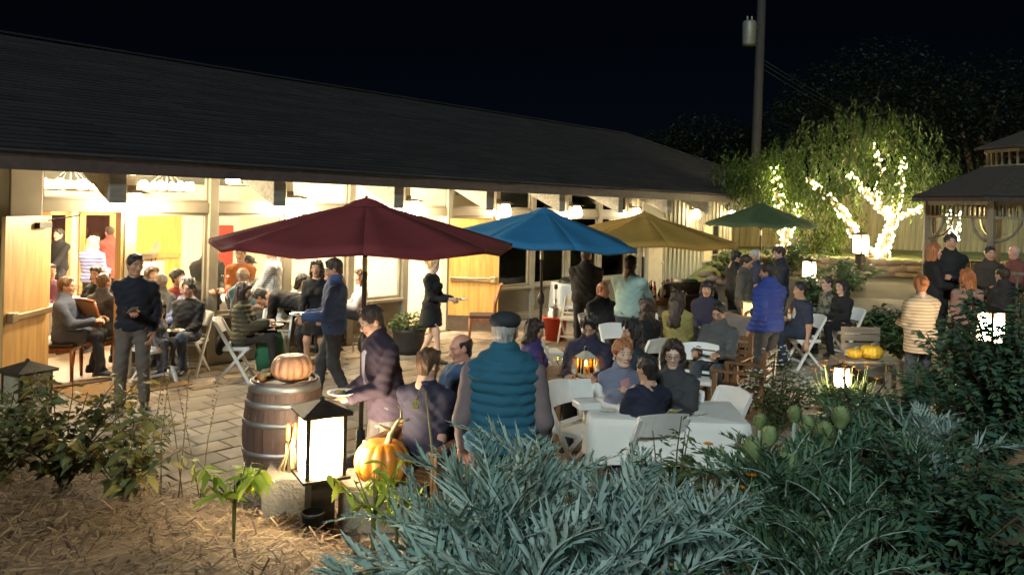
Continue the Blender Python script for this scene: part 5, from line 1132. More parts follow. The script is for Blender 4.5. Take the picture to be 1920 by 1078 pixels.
wine_glass(on(1050, 704, .73), 'wine glass on the teak lantern table'); wine_glass(on(1062, 696, .73), 'second wine glass on the teak lantern table, nearer the far edge')
plate(on(1085, 716, .73), 'plate of leftovers beside the candle lantern', r=.1)
# white clothed table at the garden edge
q = at(1272, 768, .745); WT = cloth_table((q[0]-.12, q[1]+.02), -.06, 1.25, .72, 'white clothed table where the boy and two women sit', h=.735, drop=.34)
cup(on(1250, 757, .742), 'orange drink in a clear cup on the white clothed table'); plate(on(1288, 757, .742), 'used white paper plate near the table corner', r=.11); plate(on(1215, 772, .742), 'paper plate of food in front of the boy', r=.11)
for u_, v_2, l_ in ((1180, 764, 'paper plate with crumbs in front of the woman in the shawl'), (1262, 776, 'paper plate of salad beside the orange drink')): plate(on(u_, v_2, .742), l_, r=.1)
cup(on(1200, 758, .742), 'white paper cup in front of the woman in the shawl', (.7, .68, .64)); cup(on(1276, 750, .742), 'dark red plastic cup near the woman with glasses', (.35, .03, .03)); wine_glass(on(1236, 764, .742), 'wine glass between the boy and the orange drink')
for u_, v_2, a_, l_ in ((1308, 776, .5, 'crumpled paper napkin near the right corner of the clothed table'), (1140, 770, 1.2, 'folded paper napkin beside the takeout box')):
    nv = MB(); n_ = 6; nv.add([(-.07+.14*i/n_, -.06+.12*j/n_, .004+.012*abs(math.sin(i*1.7+j*2.3))) for j in range(n_+1) for i in range(n_+1)], [(j*(n_+1)+i, j*(n_+1)+i+1, (j+1)*(n_+1)+i+1, (j+1)*(n_+1)+i) for j in range(n_) for i in range(n_)]); tag(nv.build('napkin', m_linen, None, True, loc=on(u_, v_2, .743), rot=(0, 0, a_)), l_, 'napkin')
e = empty('takeout_box', on(1100, 764, .742), .3, 'open white takeout box on the left end of the clothed table', 'takeout box'); bev(MB().box((0, 0, .03), (.2, .18, .06)).build('tray', m_white, e), .012); MB().bar((0, .09, .06), (0, .17, .20), .2, .012, up=(0, 1, 0)).build('lid', m_white, e)
MB_ = MB().sphere((0, 0, .022), .028, 10, 6, .8); tag(MB_.build('tomato', M('tomato', (.5, .04, .02), .35), None, True, loc=on(1303, 764, .742)), 'small red tomato on the white clothed table', 'tomato')
for (u, v, f, l) in ((1085, 724, 130, 'empty white folding chair left of the clothed table'), (1337, 733, 245, 'empty white folding chair at the right end of the clothed table'),
                     (1027, 607, 75, 'empty white folding chair behind the man in the flat cap'), (1074, 556, 200, 'white folding chair beside the red bucket'), (1165, 612, 160, 'empty white folding chair behind the woman with wavy hair'), (1150, 660, 150, 'empty white folding chair behind the shawl'), (1310, 650, 200, 'empty white folding chair behind the mustard cardigan'), (1212, 590, 180, 'empty white folding chair in front of the drinks crate')):
    a = at(u, v, .83); folding_chair((a[0], a[1]), f, l)
q = at(1342, 672, .62); wood_table((q[0], q[1]), .15, .75, .5, 'small teak side table with napkins', h=.62); tag(MB().box((0, 0, .02), (.16, .12, .04)).build('napkin_stack', m_linen, None, loc=(q[0]-.05, q[1], .62), rot=(0, 0, .4)), 'crumpled stack of napkins on the small teak side table', 'napkins')
a = at(1392, 650, .9); slat_chair((a[0], a[1]), 300, 'empty teak slatted chair between the side table and the flowering bush')
# second lantern and table for the far group
q = at(1400, 590, .74); cloth_table((q[0], q[1]), .2, 1.1, .7, 'clothed table with bottles behind the royal blue puffer jacket', h=.735, cloth_m=cloth((.16, .14, .13)))
ln2 = empty('candle_lantern', (at(1404, 592, .745)[0], at(1404, 592, .745)[1], .742), .3, 'small yellow glowing lantern on the far clothed table', 'lantern'); MB().box((0, 0, .11), (.12, .12, .20)).build('glass_panel', M('amber_panel', (1.0, .62, .12), emit=2.2), ln2)
for c in (.0, .215): MB().box((0, 0, c+.005), (.15, .15, .02)).build('frame', m_cream_m, ln2)
q = at(1492, 595, .74); cloth_table((q[0]-.3, q[1]+.4), .1, 1.2, .7, 'dark clothed table beside the man in navy tee', h=.735, cloth_m=cloth((.05, .04, .05)))
for du, l in ((0, 'amber beer bottle on the dark clothed table'), (9, 'pale beer bottle on the dark clothed table')): bottle(on(1480+du, 602, .742), l, (.3, .14, .04) if du == 0 else (.5, .4, .25), h=.24, r=.03)
# bench with yellow pumpkins
q = at(1627, 672, .45); bn = empty('low_bench', (q[0], q[1], 0), .03, 'weathered grey bench with two yellow pumpkins beside the striped cardigan', 'bench'); m_gw = M('grey_wood', (.24, .20, .15), .8, kind='woodx', scale=2, col2=(.15, .12, .09), bump=.2)
for j in range(4): MB().box((0, -.165+.11*j, .435), (.85, .10, .03)).build('seat_plank', m_gw, bn)
for a in (-1, 1):
    for c in (-1, 1): MB().box((a*.37, c*.15, .21), (.07, .05, .42)).build('leg', m_gw, bn)
for a in (-.24, .24): MB().box((a, .24, .58), (.04, .03, .45)).build('back_post', m_gw, bn)
for zz in (.58, .70, .80): MB().box((0, .222, zz), (.55, .02, .09)).build('back_plank', m_gw, bn)
pumpkin((q[0]-.20, q[1]-.03, .45), .105, (.72, .42, .03), 'smaller yellow pumpkin on the grey bench', squash=.68, lobes=10, stem=.03); pumpkin((q[0]+.03, q[1]-.04, .45), .15, (.74, .45, .03), 'larger yellow pumpkin on the grey bench', squash=.68, lobes=12, stem=.04)
# other garden lamps
for (u, v, d, kk, l) in ((1578, 706, 9.6, .55, 'small lit lantern hidden among the gazania flowers'), (1857, 612, 9.0, .8, 'lit lantern showing through the tall right hand shrubs'), (1517, 505, 15.6, .75, 'lit lantern in the shrubs beyond the patio'), (1614, 458, 18.4, 1.0, 'lit lantern standing in front of the tree trunks')):
    p_ = atd(u, v, d); zb = p_[2]-.635*kk; bollard((p_[0], p_[1], zb), random.uniform(0, 1), l, k=kk, m=m_lit if d < 11 else lantern_mat('lantern_panel_far', 90.0))
    g_ = max(far_z(p_[0], p_[1])-.05, zt(p_[0], p_[1]) if p_[1] < yb(p_[0]) else -9)
    if zb > g_+.02: MB().box((0, 0, (g_-zb)/2), (.16*kk, .16*kk, zb-g_)).build('plinth', m_conc, bpy.data.objects[[o.name for o in COL.objects if o.name.startswith('bollard_lamp')][-1]])
# ------------------------------------------------------------------ plants
def leaf_me(name, L, w, m, droop=.25, fold=.25, n=5, shape='ovate'):
    V = []; F = []
    for i in range(n+1):
        t = i/n; ww = w*(math.sin(math.pi*min(1, t**.75))**.8 if shape == 'ovate' else math.sin(math.pi*(t*.93+.05))**.7)+.0008; z = -droop*L*t*t
        V += [(-ww, L*t, z+fold*ww), (0, L*t, z), (ww, L*t, z+fold*ww)]
    for i in range(n): a = i*3; F += [(a, a+1, a+4, a+3), (a+1, a+2, a+5, a+4)]
    return npmesh(name, V, F, m, True)
def rot_to(d, roll=0.0):
    d = Vector(d).normalized(); q = d.to_track_quat('Y', 'Z'); return (q @ Matrix.Rotation(roll, 3, 'Y').to_quaternion()).to_euler()
def leafcloud(name, pts, dirs, L, w, mats, parent, droop=.25, fold=.3, stuff=True, lv=.35, seg=2):
    n = len(pts); pts = np.asarray(pts, float); d = np.asarray(dirs, float); d /= np.linalg.norm(d, axis=1)[:, None]+1e-9
    up = np.tile((0, 0, 1.0), (n, 1))+RNG.normal(0, .45, (n, 3)); x = np.cross(d, up); x /= np.linalg.norm(x, axis=1)[:, None]+1e-9; z = np.cross(x, d)
    l = L*(1+RNG.uniform(-lv, lv, n))[:, None]; ww = w*(1+RNG.uniform(-lv, lv, n))[:, None]
    if seg == 1:
        V = np.stack([pts, pts+d*l*.45-x*ww, pts+d*l-z*droop*l, pts+d*l*.45+x*ww], 1).reshape(-1, 3); F = np.arange(4*n).reshape(n, 4); rep = 1
    else:
        a = pts; m1 = pts+d*l*.5-z*droop*l*.3; e = pts+d*l-z*droop*l
        V = np.stack([a, m1-x*ww+z*fold*ww, m1, m1+x*ww+z*fold*ww, e], 1).reshape(-1, 3); b = (np.arange(n)*5)[:, None]
        F = np.concatenate([b+np.array([[0, 2, 1]]), b+np.array([[0, 3, 2]]), b+np.array([[1, 2, 4]]), b+np.array([[2, 3, 4]])], 1).reshape(-1, 3); rep = 4
    mi = np.repeat(RNG.integers(0, len(mats), n), rep)
    o = mobj(name, npmesh(name, V, F, mats, True, mi), parent)
    if stuff: tag(o, kind='stuff')
    return o
def G(key, c, c2=None, rough=.55, under=None): return M('leaf_'+key, c, rough, kind='leaf', scale=6, col2=c2 or tuple(x*.55 for x in c), bump=.12, bscale=30, under=under, spec=.3)
def stems_of(base, h, w, n, seed, spread=1.0, lean=(0, 0)):
    r = random.Random(seed); out = []
    for i in range(n):
        a = r.uniform(0, 6.28); q = r.random()**.6*w*spread; hh = h*r.uniform(.6, 1.0)*(1-.35*(q/w)**2); pts = []
        for j in range(6):
            t = j/5; pts.append((q*math.cos(a)*t**1.3+lean[0]*t+r.uniform(-.015, .015), q*math.sin(a)*t**1.3+lean[1]*t+r.uniform(-.015, .015), hh*t**.85))
        out.append(pts)
    return out
def shrub(name, label, base, h, w, nst, nleaf, L, lw, mats, nsep=0, seed=1, droop=.3, cat='shrub', group=None, stemc=(.10, .07, .04), up=.5, seg=2, low=.15, flower=None, name_leaf='leaf', sep_first=True):
    r = empty(name, base, 0, label, cat, group); ss = stems_of(base, h, w, nst, seed); rr = random.Random(seed+5); b = MB(); m_st = M('stem_%.2f' % stemc[0], stemc, .8)
    for pts in ss: b.tube(pts, [max(.003, .010*h*(1-.75*j/5)) for j in range(6)], 5, False)
    b.build('stems', m_st, r, True); P = []; D = []
    for i in range(nleaf):
        pts = rr.choice(ss); t = low+(1-low)*rr.random()**.75; k = t*5; j = min(4, int(k)); f = k-j; p = [pts[j][c]*(1-f)+pts[j+1][c]*f for c in range(3)]
        a = rr.uniform(0, 6.28); d = (math.cos(a), math.sin(a), rr.uniform(-.5, 1)*up); P.append([p[c]+d[c]*rr.uniform(0, .06)*(L/.08) for c in range(3)]); D.append(d)
    if nsep:
        order = sorted(range(nleaf), key=lambda i: P[i][1])          # those facing the viewer show largest
        me = [leaf_me(name_leaf, L*s, lw*s, m, droop=droop) for m in mats for s in (.75, 1.0, 1.25)]; sep = set(order[:nsep])
        for i in order[:nsep]: mobj(name_leaf, rr.choice(me), r, P[i], rot_to(D[i], rr.uniform(-.6, .6)))
        P = [P[i] for i in range(nleaf) if i not in sep]; D = [D[i] for i in range(nleaf) if i not in sep]
    if P: leafcloud('foliage', P, D, L, lw, mats, r, droop, seg=seg)
    if flower:
        fm, n, fr_, hz_ = flower; fb = MB()
        for i in range(n):
            pts = rr.choice(ss); p = pts[-1]; c = (p[0]+rr.uniform(-.09, .09), p[1]+rr.uniform(-.09, .09), p[2]+rr.uniform(-.05, .06)); fb.sphere(c, fr_*rr.uniform(.6, 1.2), 6, 4, .5)
        tag(fb.build('blossoms', fm, r, True), kind='stuff')
    return r
# big leafy shrub at the left edge
gl = [G('sage', (.11, .135, .055), (.05, .075, .03)), G('olive', (.155, .145, .05), (.08, .085, .03)), G('yellowing', (.24, .19, .045), (.14, .13, .04))]
q = atd(120, 900, 5.75); shrub('leafy_shrub', 'broad leafy shrub with yellowing leaves at the left edge of the bed', (q[0], q[1], zt(q[0], q[1])), .98, .75, 26, 720, .085, .024, gl, 190, seed=3, droop=.5)
q = atd(235, 900, 5.6); shrub('leafy_shrub', 'thin sprawling shrub with drooping leaves in front of the paving', (q[0], q[1], zt(q[0], q[1])), .74, .52, 16, 300, .095, .026, gl, 110, seed=8, droop=.6)
q = atd(10, 900, 5.3); shrub('leafy_shrub', 'dark leafy shrub below the unlit lantern', (q[0]-.1, q[1], zt(q[0], q[1])), .85, .6, 18, 420, .08, .024, gl[:2], 90, seed=13, droop=.4)
b = MB(); q = atd(255, 860, 5.9)
for i in range(9):
    a = random.uniform(-.3, .5); x = random.uniform(-.25, .5); b.tube([(x, 0, 0), (x+a*.3, random.uniform(-.05, .05), .45), (x+a*.8, random.uniform(-.1, .1), random.uniform(.75, 1.1))], [.005, .004, .002], 5)
    for j in range(14): t = .5+.5*j/14; b.sphere((x+a*.8*t+random.uniform(-.01, .01), random.uniform(-.02, .02), .95*t), .007, 5, 3)
tag(b.build('dry_flower_stalks', M('dry_stalk', (.13, .10, .05), .85), None, True, loc=(q[0], q[1], zt(q[0], q[1]))), 'thin dry seed stalks rising in front of the navy shirted man', 'stalks')
# small pepper plants lit by the lantern
gp = [G('pepper', (.30, .40, .05), (.19, .29, .035)), G('pepper_b', (.40, .45, .06), (.26, .33, .04))]
def pepper(label, base, h, nb, nl, L, seed):
    r = empty('pepper_plant', base, 0, label, 'plant', None); rr = random.Random(seed); me = [leaf_me('leaf', L*s, L*.16*s, m, droop=.55, fold=.2) for m in gp for s in (.7, 1.0, 1.25)]
    b = MB(); tips = []
    for i in range(nb):
        a = rr.uniform(0, 6.28); q = rr.uniform(.09, .24)*h/.5; tip = (q*math.cos(a), q*math.sin(a), h*rr.uniform(.65, 1)); b.tube([(0, 0, 0), (.01*math.cos(a), .01*math.sin(a), h*.45), tip], [.009, .007, .003], 6); tips.append(tip)
    b.build('stems', M('stem_pepper', (.17, .18, .05), .7), r, True)
    for i in range(nl):
        t = rr.choice(tips); s = rr.uniform(.55, 1); a = rr.uniform(0, 6.28); p = (t[0]*s, t[1]*s, t[2]*(.5+.5*s)); mobj('leaf', rr.choice(me), r, p, rot_to((math.cos(a), math.sin(a), rr.uniform(-.75, .5)), rr.uniform(-.5, .5)))
    return r
q = atd(438, 1012, 4.75); pepper('small pepper plant with drooping bright leaves in the straw', (q[0], q[1], zt(q[0], q[1])), .60, 10, 60, .125, 4)
q = atd(700, 1000, 4.85); pepper('yellow green pepper plant climbing in front of the orange pumpkin', (q[0], q[1], zt(q[0], q[1])), .78, 12, 80, .10, 9)
q = atd(745, 960, 5.0); pepper('second yellow green pepper plant beside the artichoke leaves', (q[0], q[1], zt(q[0], q[1])), .62, 9, 50, .09, 19)
# dried sunflower
q = atd(812, 830, 4.55); e = empty('dried_sunflower', (q[0], q[1], zt(q[0], q[1])), 0, 'bent dried flower stalk with a drooping seed head', 'dried flower'); z0 = -zt(q[0], q[1])
tip = atd(785, 732, 4.55); t_ = (tip[0]-q[0], 0, tip[2]+z0); b = MB().tube([(0, 0, 0), (-.0, 0, t_[2]*.7), (t_[0]*.55, 0, t_[2]*1.0), (t_[0]*.95, 0, t_[2]*1.0), (t_[0]*1.15, 0, t_[2]*.955)], [.009, .008, .006, .005, .004], 6); b.build('stalk', M('dry_stalk2', (.40, .28, .12), .8), e, True)
for i in range(7): mobj('dry_petal', leaf_me('dry_petal', .05, .014, M('dry_petal', (.5, .42, .12), .7), droop=.5), e, (t_[0]*1.15, 0, t_[2]*.955), rot_to((math.cos(i), math.sin(i), -1.1)))
# ------------------------------------------------------------------ artichokes (silver, deeply cut leaves)
m_art = [G('artichoke_%d' % i, c, c2, .6, (.40, .53, .48)) for i, (c, c2) in enumerate([((.31, .45, .41), (.18, .29, .26)), ((.25, .40, .35), (.13, .235, .20)), ((.38, .52, .49), (.24, .35, .33))])]
m_rib = M('artichoke_rib', (.36, .44, .38), .6, var=.1); m_art_g = [G('green_art_%d' % i, c, c2, .6) for i, (c, c2) in enumerate([((.10, .19, .11), (.05, .115, .06)), ((.145, .25, .15), (.075, .145, .085))])]
def art_leaf(m, L, seed, arch=.5, wide=.32):
    r = random.Random(seed); V = []; F = []; MI = []; N = 13; C = []
    bend = r.uniform(-.22, .22); curl = r.uniform(.0, .25)
    for i in range(N+1):
        t = i/N; C.append(np.array((bend*L*t*t, L*t*(1-.18*arch*t), L*(arch*.55*t-arch*.95*t*t*t))))
    def tan(i): a = C[min(N, i+1)]-C[max(0, i-1)]; return a/np.linalg.norm(a)
    for i in range(N):                                            # fleshy midrib
        w0 = L*.022*(1-.8*i/N)+.001; w1 = L*.022*(1-.8*(i+1)/N)+.001; b = len(V)
        for c, w in ((C[i], w0), (C[i+1], w1)): V += [c+(-w, 0, 0), c+(0, 0, w*.8), c+(w, 0, 0), c+(0, 0, -w)]
        F += [(b, b+1, b+5, b+4), (b+1, b+2, b+6, b+5), (b+2, b+3, b+7, b+6), (b+3, b, b+4, b+7)]; MI += [1]*4
    for i in range(2, N+1):
        T = tan(i); up = np.array((0, -T[2], T[1])); t = i/N; ll = wide*L*(math.sin(math.pi*min(1, (t*.90+.05)))**.8)*r.uniform(.72, 1.18)
        for s in (-1, 1):
            X = np.array((s, 0, 0)); d = X*math.cos(.75+.35*t)+T*math.sin(.75+.35*t); d = d+up*r.uniform(-.15, .55); d /= np.linalg.norm(d); n = np.cross(d, T*s); wv = L*.0175; tw = up*r.uniform(-.03, .03)*L
            p = C[i]; f = T*L*.036; b = len(V); K = 4; bendv = -up*ll*r.uniform(-curl, .3)+T*ll*r.uniform(-.12, .12)
            ax = [p+d*ll*q/K+bendv*(q/K)**2 for q in range(K+1)]
            for q in range(K): w = (.75, 1.0, .8, .5)[q]; V += [ax[q]+f*.62*w, ax[q]-f*.62*w]
            V.append(ax[K]); tip = len(V)-1
            for q in range(K):
                c0, c1 = b+2*q, b+2*q+1; n0, n1 = (b+2*q+2, b+2*q+3) if q < K-1 else (tip, tip)
                F.append((c0, c1, n1, n0)); MI.append(0); w = (1.0, 1.05, .8, .5)[q]
                if q < K-1:
                    for sg, x0, x1 in ((1, c0, n0), (-1, n1, c1)):
                        tt = ax[q]+(ax[q+1]-ax[q])*r.uniform(1.0, 1.5)+f*sg*w*r.uniform(.85, 1.5)+up*L*r.uniform(-.006, .012); V.append(tt); F.append((x0, len(V)-1, x1) if sg > 0 else (x0, x1, len(V)-1)); MI.append(0)
    me = bpy.data.meshes.new('leaf'); me.from_pydata([tuple(v) for v in V], [], [tuple(dict.fromkeys(f)) for f in F]); me.materials.append(m); me.materials.append(m_rib); me.polygons.foreach_set('material_index', MI); me.polygons.foreach_set('use_smooth', [True]*len(F)); me.update(); return me
ART = [art_leaf(m_art[i % 3], 1.0, i, arch=a) for i, a in enumerate((.35, .5, .65, .8, .45, .95, .55, .75, .3, .85))]; ARTG = [art_leaf(m_art_g[i % 2], 1.0, 20+i, arch=a, wide=.26) for i, a in enumerate((.4, .6, .8, 1.0))]
m_brn = G('withered', (.34, .30, .13), (.20, .15, .07), .8)
ARTW = [art_leaf(m_brn, 1.0, 200+i, arch=a, wide=.22) for i, a in enumerate((1.0, 1.25))]
m_yel = M('yellow_leaf', (.62, .48, .05), .6, kind='leaf', scale=5, col2=(.45, .36, .06), bump=.1)
def artichoke(label, x, y, n, L, seed, silver=True, buds=0, hz=.25):
    r = empty('artichoke_plant', (x, y, zt(x, y)), 0, label, 'artichoke plant', 'artichoke plants in the foreground bed'); rr = random.Random(seed); st = MB(); st.tube([(0, 0, -.02), (0, 0, hz+.12)], [.05, .03], 8); st.build('stem', m_rib, r, True)
    for i in range(n):
        a = i*2.39996+rr.uniform(-.25, .25); t = i/n; el = math.radians(12+70*t**.8+rr.uniform(-9, 9)); s = L*(1.05-.35*t)*rr.uniform(.85, 1.12); me = rr.choice(ARTW) if (i < 4 and rr.random() < .45) else rr.choice(ART if silver else ARTG)
        o = mobj('leaf', me, r, (.03*math.cos(a), .03*math.sin(a), .05+hz*t), None, s); o.rotation_euler = (Matrix.Rotation(a-math.pi/2, 3, 'Z') @ Matrix.Rotation(el, 3, 'X') @ Matrix.Rotation(rr.uniform(-.3, .3), 3, 'Y')).to_euler()
    return r
def bud_mesh():
    V = []; F = []
    rows = 9
    for j in range(rows):
        ph = -1.1+2.25*j/(rows-1); R = .055*math.cos(ph*.8); z = .042*math.sin(ph)+.004*j; n = 7
        for k in range(n):
            a = 2*math.pi*(k+.5*(j % 2))/n; c, s = math.cos(a), math.sin(a); w = .024; h = .042; b = len(V); o = .040*(1-.85*j/rows)
            for (dx, dz, dr) in ((-w*.7, -.012, -.006), (w*.7, -.012, -.006), (w, h*.45, .002), (0, h*1.15, -.004+o), (-w, h*.45, .002), (0, h*.4, .014)):
                rr = R+dr; V.append((rr*c-dx*s, rr*s+dx*c, z+dz))
            F += [(b, b+1, b+5), (b+1, b+2, b+5), (b+2, b+3, b+5), (b+3, b+4, b+5), (b+4, b, b+5)]
    return npmesh('bud', V, F, M('bud_green', (.25, .32, .14), .6, var=.25, scale=14, col2=(.13, .19, .07)), False)
BUD = bud_mesh()
spots = [(-.36, 4.05, 19, .78, 'left'), (-.06, 3.72, 20, .92, ''), (.22, 4.0, 20, 1.02, ''), (.62, 4.15, 19, .90, ''), (.08, 3.1, 19, .85, ''), (.55, 3.4, 19, .9, ''), (-.20, 3.35, 14, .58, ''), (.95, 3.85, 18, .78, '')]
labs = ['silver artichoke plant with leaves reaching toward the orange pumpkin', 'large silver artichoke plant below the man in the flat cap', 'silver artichoke plant with tall upright leaf before the quilted vest', 'silver artichoke plant in front of the white clothed table', 'silver artichoke plant beside the yellowed leaf', 'broad silver artichoke plant behind the green one', 'low silver artichoke plant at the edge of the straw', 'silver artichoke plant next to the budding one']
for i, (x, y, n, L, _) in enumerate(spots): artichoke(labs[i], x, y, n, L, 40+i, True, hz=(.42, .5, .55, .42, .35, .35, .25, .3)[i])
# tall leaf spikes seen against the vest and the table
for (u, v, d, l) in ((978, 770, 4.1, 'x'), (1150, 760, 4.3, 'y')): pass
gsp = [(1.60, 4.5, 26, .86), (2.05, 4.85, 24, .84), (1.75, 3.9, 20, .65), (2.45, 5.4, 18, .75), (2.35, 4.4, 20, .70), (1.35, 3.3, 18, .65), (2.75, 5.0, 14, .58), (-.2, 2.9, 16, .6)]
gl2 = ['green artichoke plant carrying fat buds', 'second green artichoke plant carrying buds, nearer the flowering bush', 'green artichoke plant with long arching leaves low in the bed', 'green artichoke plant behind the buds by the gazania flowers', 'green artichoke plant under the dark shrubs', 'green artichoke plant beside the silver ones', 'green artichoke plant at the foot of the tall shrubs', 'low green artichoke plant growing at the straw edge']
PLN = []
for i, (x, y, n, L) in enumerate(gsp): PLN.append(artichoke(gl2[i], x, y, n, L, 70+i, i in (6,), hz=.3))
for (u, v, d, s) in ((1412, 852, 4.75, .95), (1442, 824, 4.9, .75), (1478, 880, 4.55, 1.05), (1548, 824, 4.85, .95), (1576, 790, 5.0, .85), (1424, 796, 5.05, .65), (1490, 782, 5.1, .65), (1516, 802, 5.1, .7)):
    p_ = atd(u, v, d); pr = PLN[0] if u < 1500 else PLN[1]; lo_ = (p_[0]-pr.location.x, p_[1]-pr.location.y, p_[2]-pr.location.z); mobj('bud', BUD, pr, lo_, (random.uniform(-.2, .2), random.uniform(-.2, .2), random.uniform(0, 6)), s)
    MB().tube([(lo_[0]*.25, lo_[1]*.25, .1), (lo_[0]*.8, lo_[1]*.8, lo_[2]*.6), (lo_[0], lo_[1], lo_[2]-.04*s)], [.016, .013, .012], 7).build('flower_stalk', m_rib, pr, True)
# yellowed leaf low in the centre
o = mobj('leaf', art_leaf(m_yel, .55, 99, arch=.5), None, (-.30, 2.95, zt(-.3, 2.95)+.12)); o.rotation_euler = (1.15, .1, .35); o.name = 'fallen_leaf'; tag(o, 'single bright yellow withered artichoke leaf low in the bed', 'leaf')
# ------------------------------------------------------------------ other bushes
gd = [G('deep', (.095, .17, .10), (.04, .085, .05)), G('deep_b', (.125, .20, .10), (.055, .105, .05)), G('deep_c', (.085, .18, .13), (.04, .09, .065))]
gm = [G('mid', (.095, .15, .05), (.05, .085, .03)), G('mid_b', (.125, .165, .055), (.06, .095, .03))]
def bush(label, u, d, ztop, w, nl, L, lw, mats, seed, **k):
    p_ = atd(u, 600, d); zb = zt(p_[0], p_[1]) if p_[1] < yb(p_[0]) else max(-.03, far_z(p_[0], p_[1])-.03)
    return shrub('garden_bush', label, (p_[0], p_[1], zb), ztop-zb, w, k.pop('nst', 22), nl, L, lw, mats, seed=seed, cat='bush', **k)
bush('feathery green marigold bush in front of the boy', 1265, 4.5, 1.22, .36, 900, .075, .011, gm, 31, nsep=100, up=.7)
bush('second feathery green bush right of the marigold flowers', 1345, 4.3, 1.02, .42, 1000, .075, .012, gm+gd[:1], 32, nsep=100, up=.7)
bush('white flowering bush beside the royal blue puffer jacket', 1462, 8.3, .96, .42, 1500, .06, .012, gm, 33, flower=(M('white_blossom', (.62, .62, .52), .7), 170, .018, 1))
bush('dense dark shrub at the right edge, tallest of the bed', 1885, 5.6, 2.02, .62, 5200, .07, .018, gd, 34, nsep=150, nst=44)
bush('dense dark shrub below the striped cardigan', 1720, 5.4, 1.3, .8, 3600, .07, .015, gd, 35, nsep=100, nst=30)
bush('dark green shrub filling the lower right corner of the bed', 1800, 3.9, 1.3, .75, 3200, .065, .014, gd, 36, nsep=140, nst=30)
bush('low dark herb bush in the lower right foreground', 1500, 3.5, .95, .7, 2000, .06, .012, gd+gm[:1], 37, nsep=150, nst=28)
bush('low green herb bush at the bottom centre', 1240, 3.1, .82, .5, 1400, .055, .012, gd[:2]+gm, 38, nsep=150, nst=24)
bush('green rosette herb at the bottom left of the artichokes', 720, 3.35, .70, .5, 900, .09, .012, gd[:2]+gm, 39, nsep=150, nst=20)
bush('grey green bush behind the artichoke buds', 1660, 7.0, .86, .6, 1700, .07, .014, gd+[G('greyblue', (.15, .20, .19), (.08, .12, .11))], 40, nst=26)
bush('leafy clump half hiding the small gazania lantern', 1572, 9.0, .58, .30, 700, .08, .014, gm, 46, nst=14)
bush('dark spreading shrub right of the gazania flowers', 1790, 8.2, 1.05, .7, 1700, .07, .016, gd, 41, nst=26)
bush('dark shrub in front of the gazebo', 1850, 9.6, 1.25, .7, 1600, .08, .02, gd, 42, nst=26)
for i, (u, d, zt_, w, l) in enumerate(((1530, 15.0, 1.32, .6, 'leafy shrub lit by the lantern beyond the patio'), (1590, 17.5, 1.6, .9, 'leafy shrub left of the lit tree trunks'), (1635, 13.4, .95, .8, 'dark rounded shrub on the slope below the path'), (1690, 13.0, .9, .8, 'dark rounded shrub on the slope near the striped cardigan'), (1470, 19.5, 1.9, 1.2, 'tall shrub behind the green umbrella'), (1390, 20.0, 1.5, 1.0, 'grassy shrub beside the building corner'))):
    bush(l, u, d, zt_, w, 1300, .11, .03, gd[:2]+gm, 50+i, nst=20, seg=1)
# planter foliage
P = []; D = []
for i in range(420):
    a = random.uniform(0, 6.28); r_ = .30*math.sqrt(random.random()); P.append((r_*math.cos(a), r_*math.sin(a), .40+random.random()*.27*(1-(r_/.33)**2))); D.append((math.cos(a), math.sin(a), random.uniform(.1, 1.2)))
leafcloud('foliage', P[120:], D[120:], .075, .022, gm, PLANTER, stuff=True); lme = [leaf_me('leaf', .085*s, .025*s, m) for m in gm for s in (.8, 1.1)]
for i in range(120): mobj('leaf', random.choice(lme), PLANTER, P[i], rot_to(D[i], random.uniform(-.5, .5)))
# orange flowers
def gazania(label, u, v, d, n, seed, hgt=.35):
    p_ = atd(u, v, d); zb = zt(p_[0], p_[1]); r = empty('flower_clump', (p_[0], p_[1], zb), 0, label, 'flowers'); rr = random.Random(seed); b = MB(); fm = M('orange_petal', (.75, .28, .02), .6, bump=0); top = p_[2]-zb
    for i in range(n):
        x, y = rr.uniform(-.35, .35), rr.uniform(-.25, .25); h_ = top*rr.uniform(.7, 1.08); b.tube([(x*.7, y*.7, 0), (x, y, h_)], .005, 5, False); f = MB()
        for k in range(10): a = 6.283*k/10; c, s = math.cos(a), math.sin(a); R = .035; f.add([(x+.006*c, y+.006*s, h_), (x+R*.6*c-.01*s, y+R*.6*s+.01*c, h_+.012), (x+R*c, y+R*s, h_+.008), (x+R*.6*c+.01*s, y+R*.6*s-.01*c, h_+.012)], [(0, 1, 2, 3)])
        f.sphere((x, y, h_+.004), .010, 6, 4); f.build('flower', fm, r)
    b.build('stems', M('stem_green', (.12, .17, .05), .7), r, True); P = []; D = []
    for i in range(220): a = rr.uniform(0, 6.28); P.append((rr.uniform(-.4, .4), rr.uniform(-.3, .3), 0)); D.append((math.cos(a)*.5, math.sin(a)*.5, rr.uniform(.5, 1)))
    leafcloud('foliage', P, D, max(.2, top*.7), .012, gm, r); return r
gazania('clump of orange gazania flowers around the small lit lantern', 1590, 682, 9.5, 16, 3); gazania('clump of orange marigolds in front of the boy', 1310, 850, 4.75, 9, 4)
# dark strap leaves
p_ = atd(1610, 745, 8.6); r = empty('strap_leaf_plant', (p_[0], p_[1], zt(p_[0], p_[1])), 0, 'dark upright strap leaved plant beside the gazanias', 'plant')
for i in range(7): a = i*.9; mobj('leaf', leaf_me('leaf', random.uniform(.5, .7), .022, G('strap', (.045, .055, .035)), droop=.15, n=6, shape='strap'), r, (0, 0, 0), rot_to((math.cos(a)*.5, math.sin(a)*.5, 1.2)))
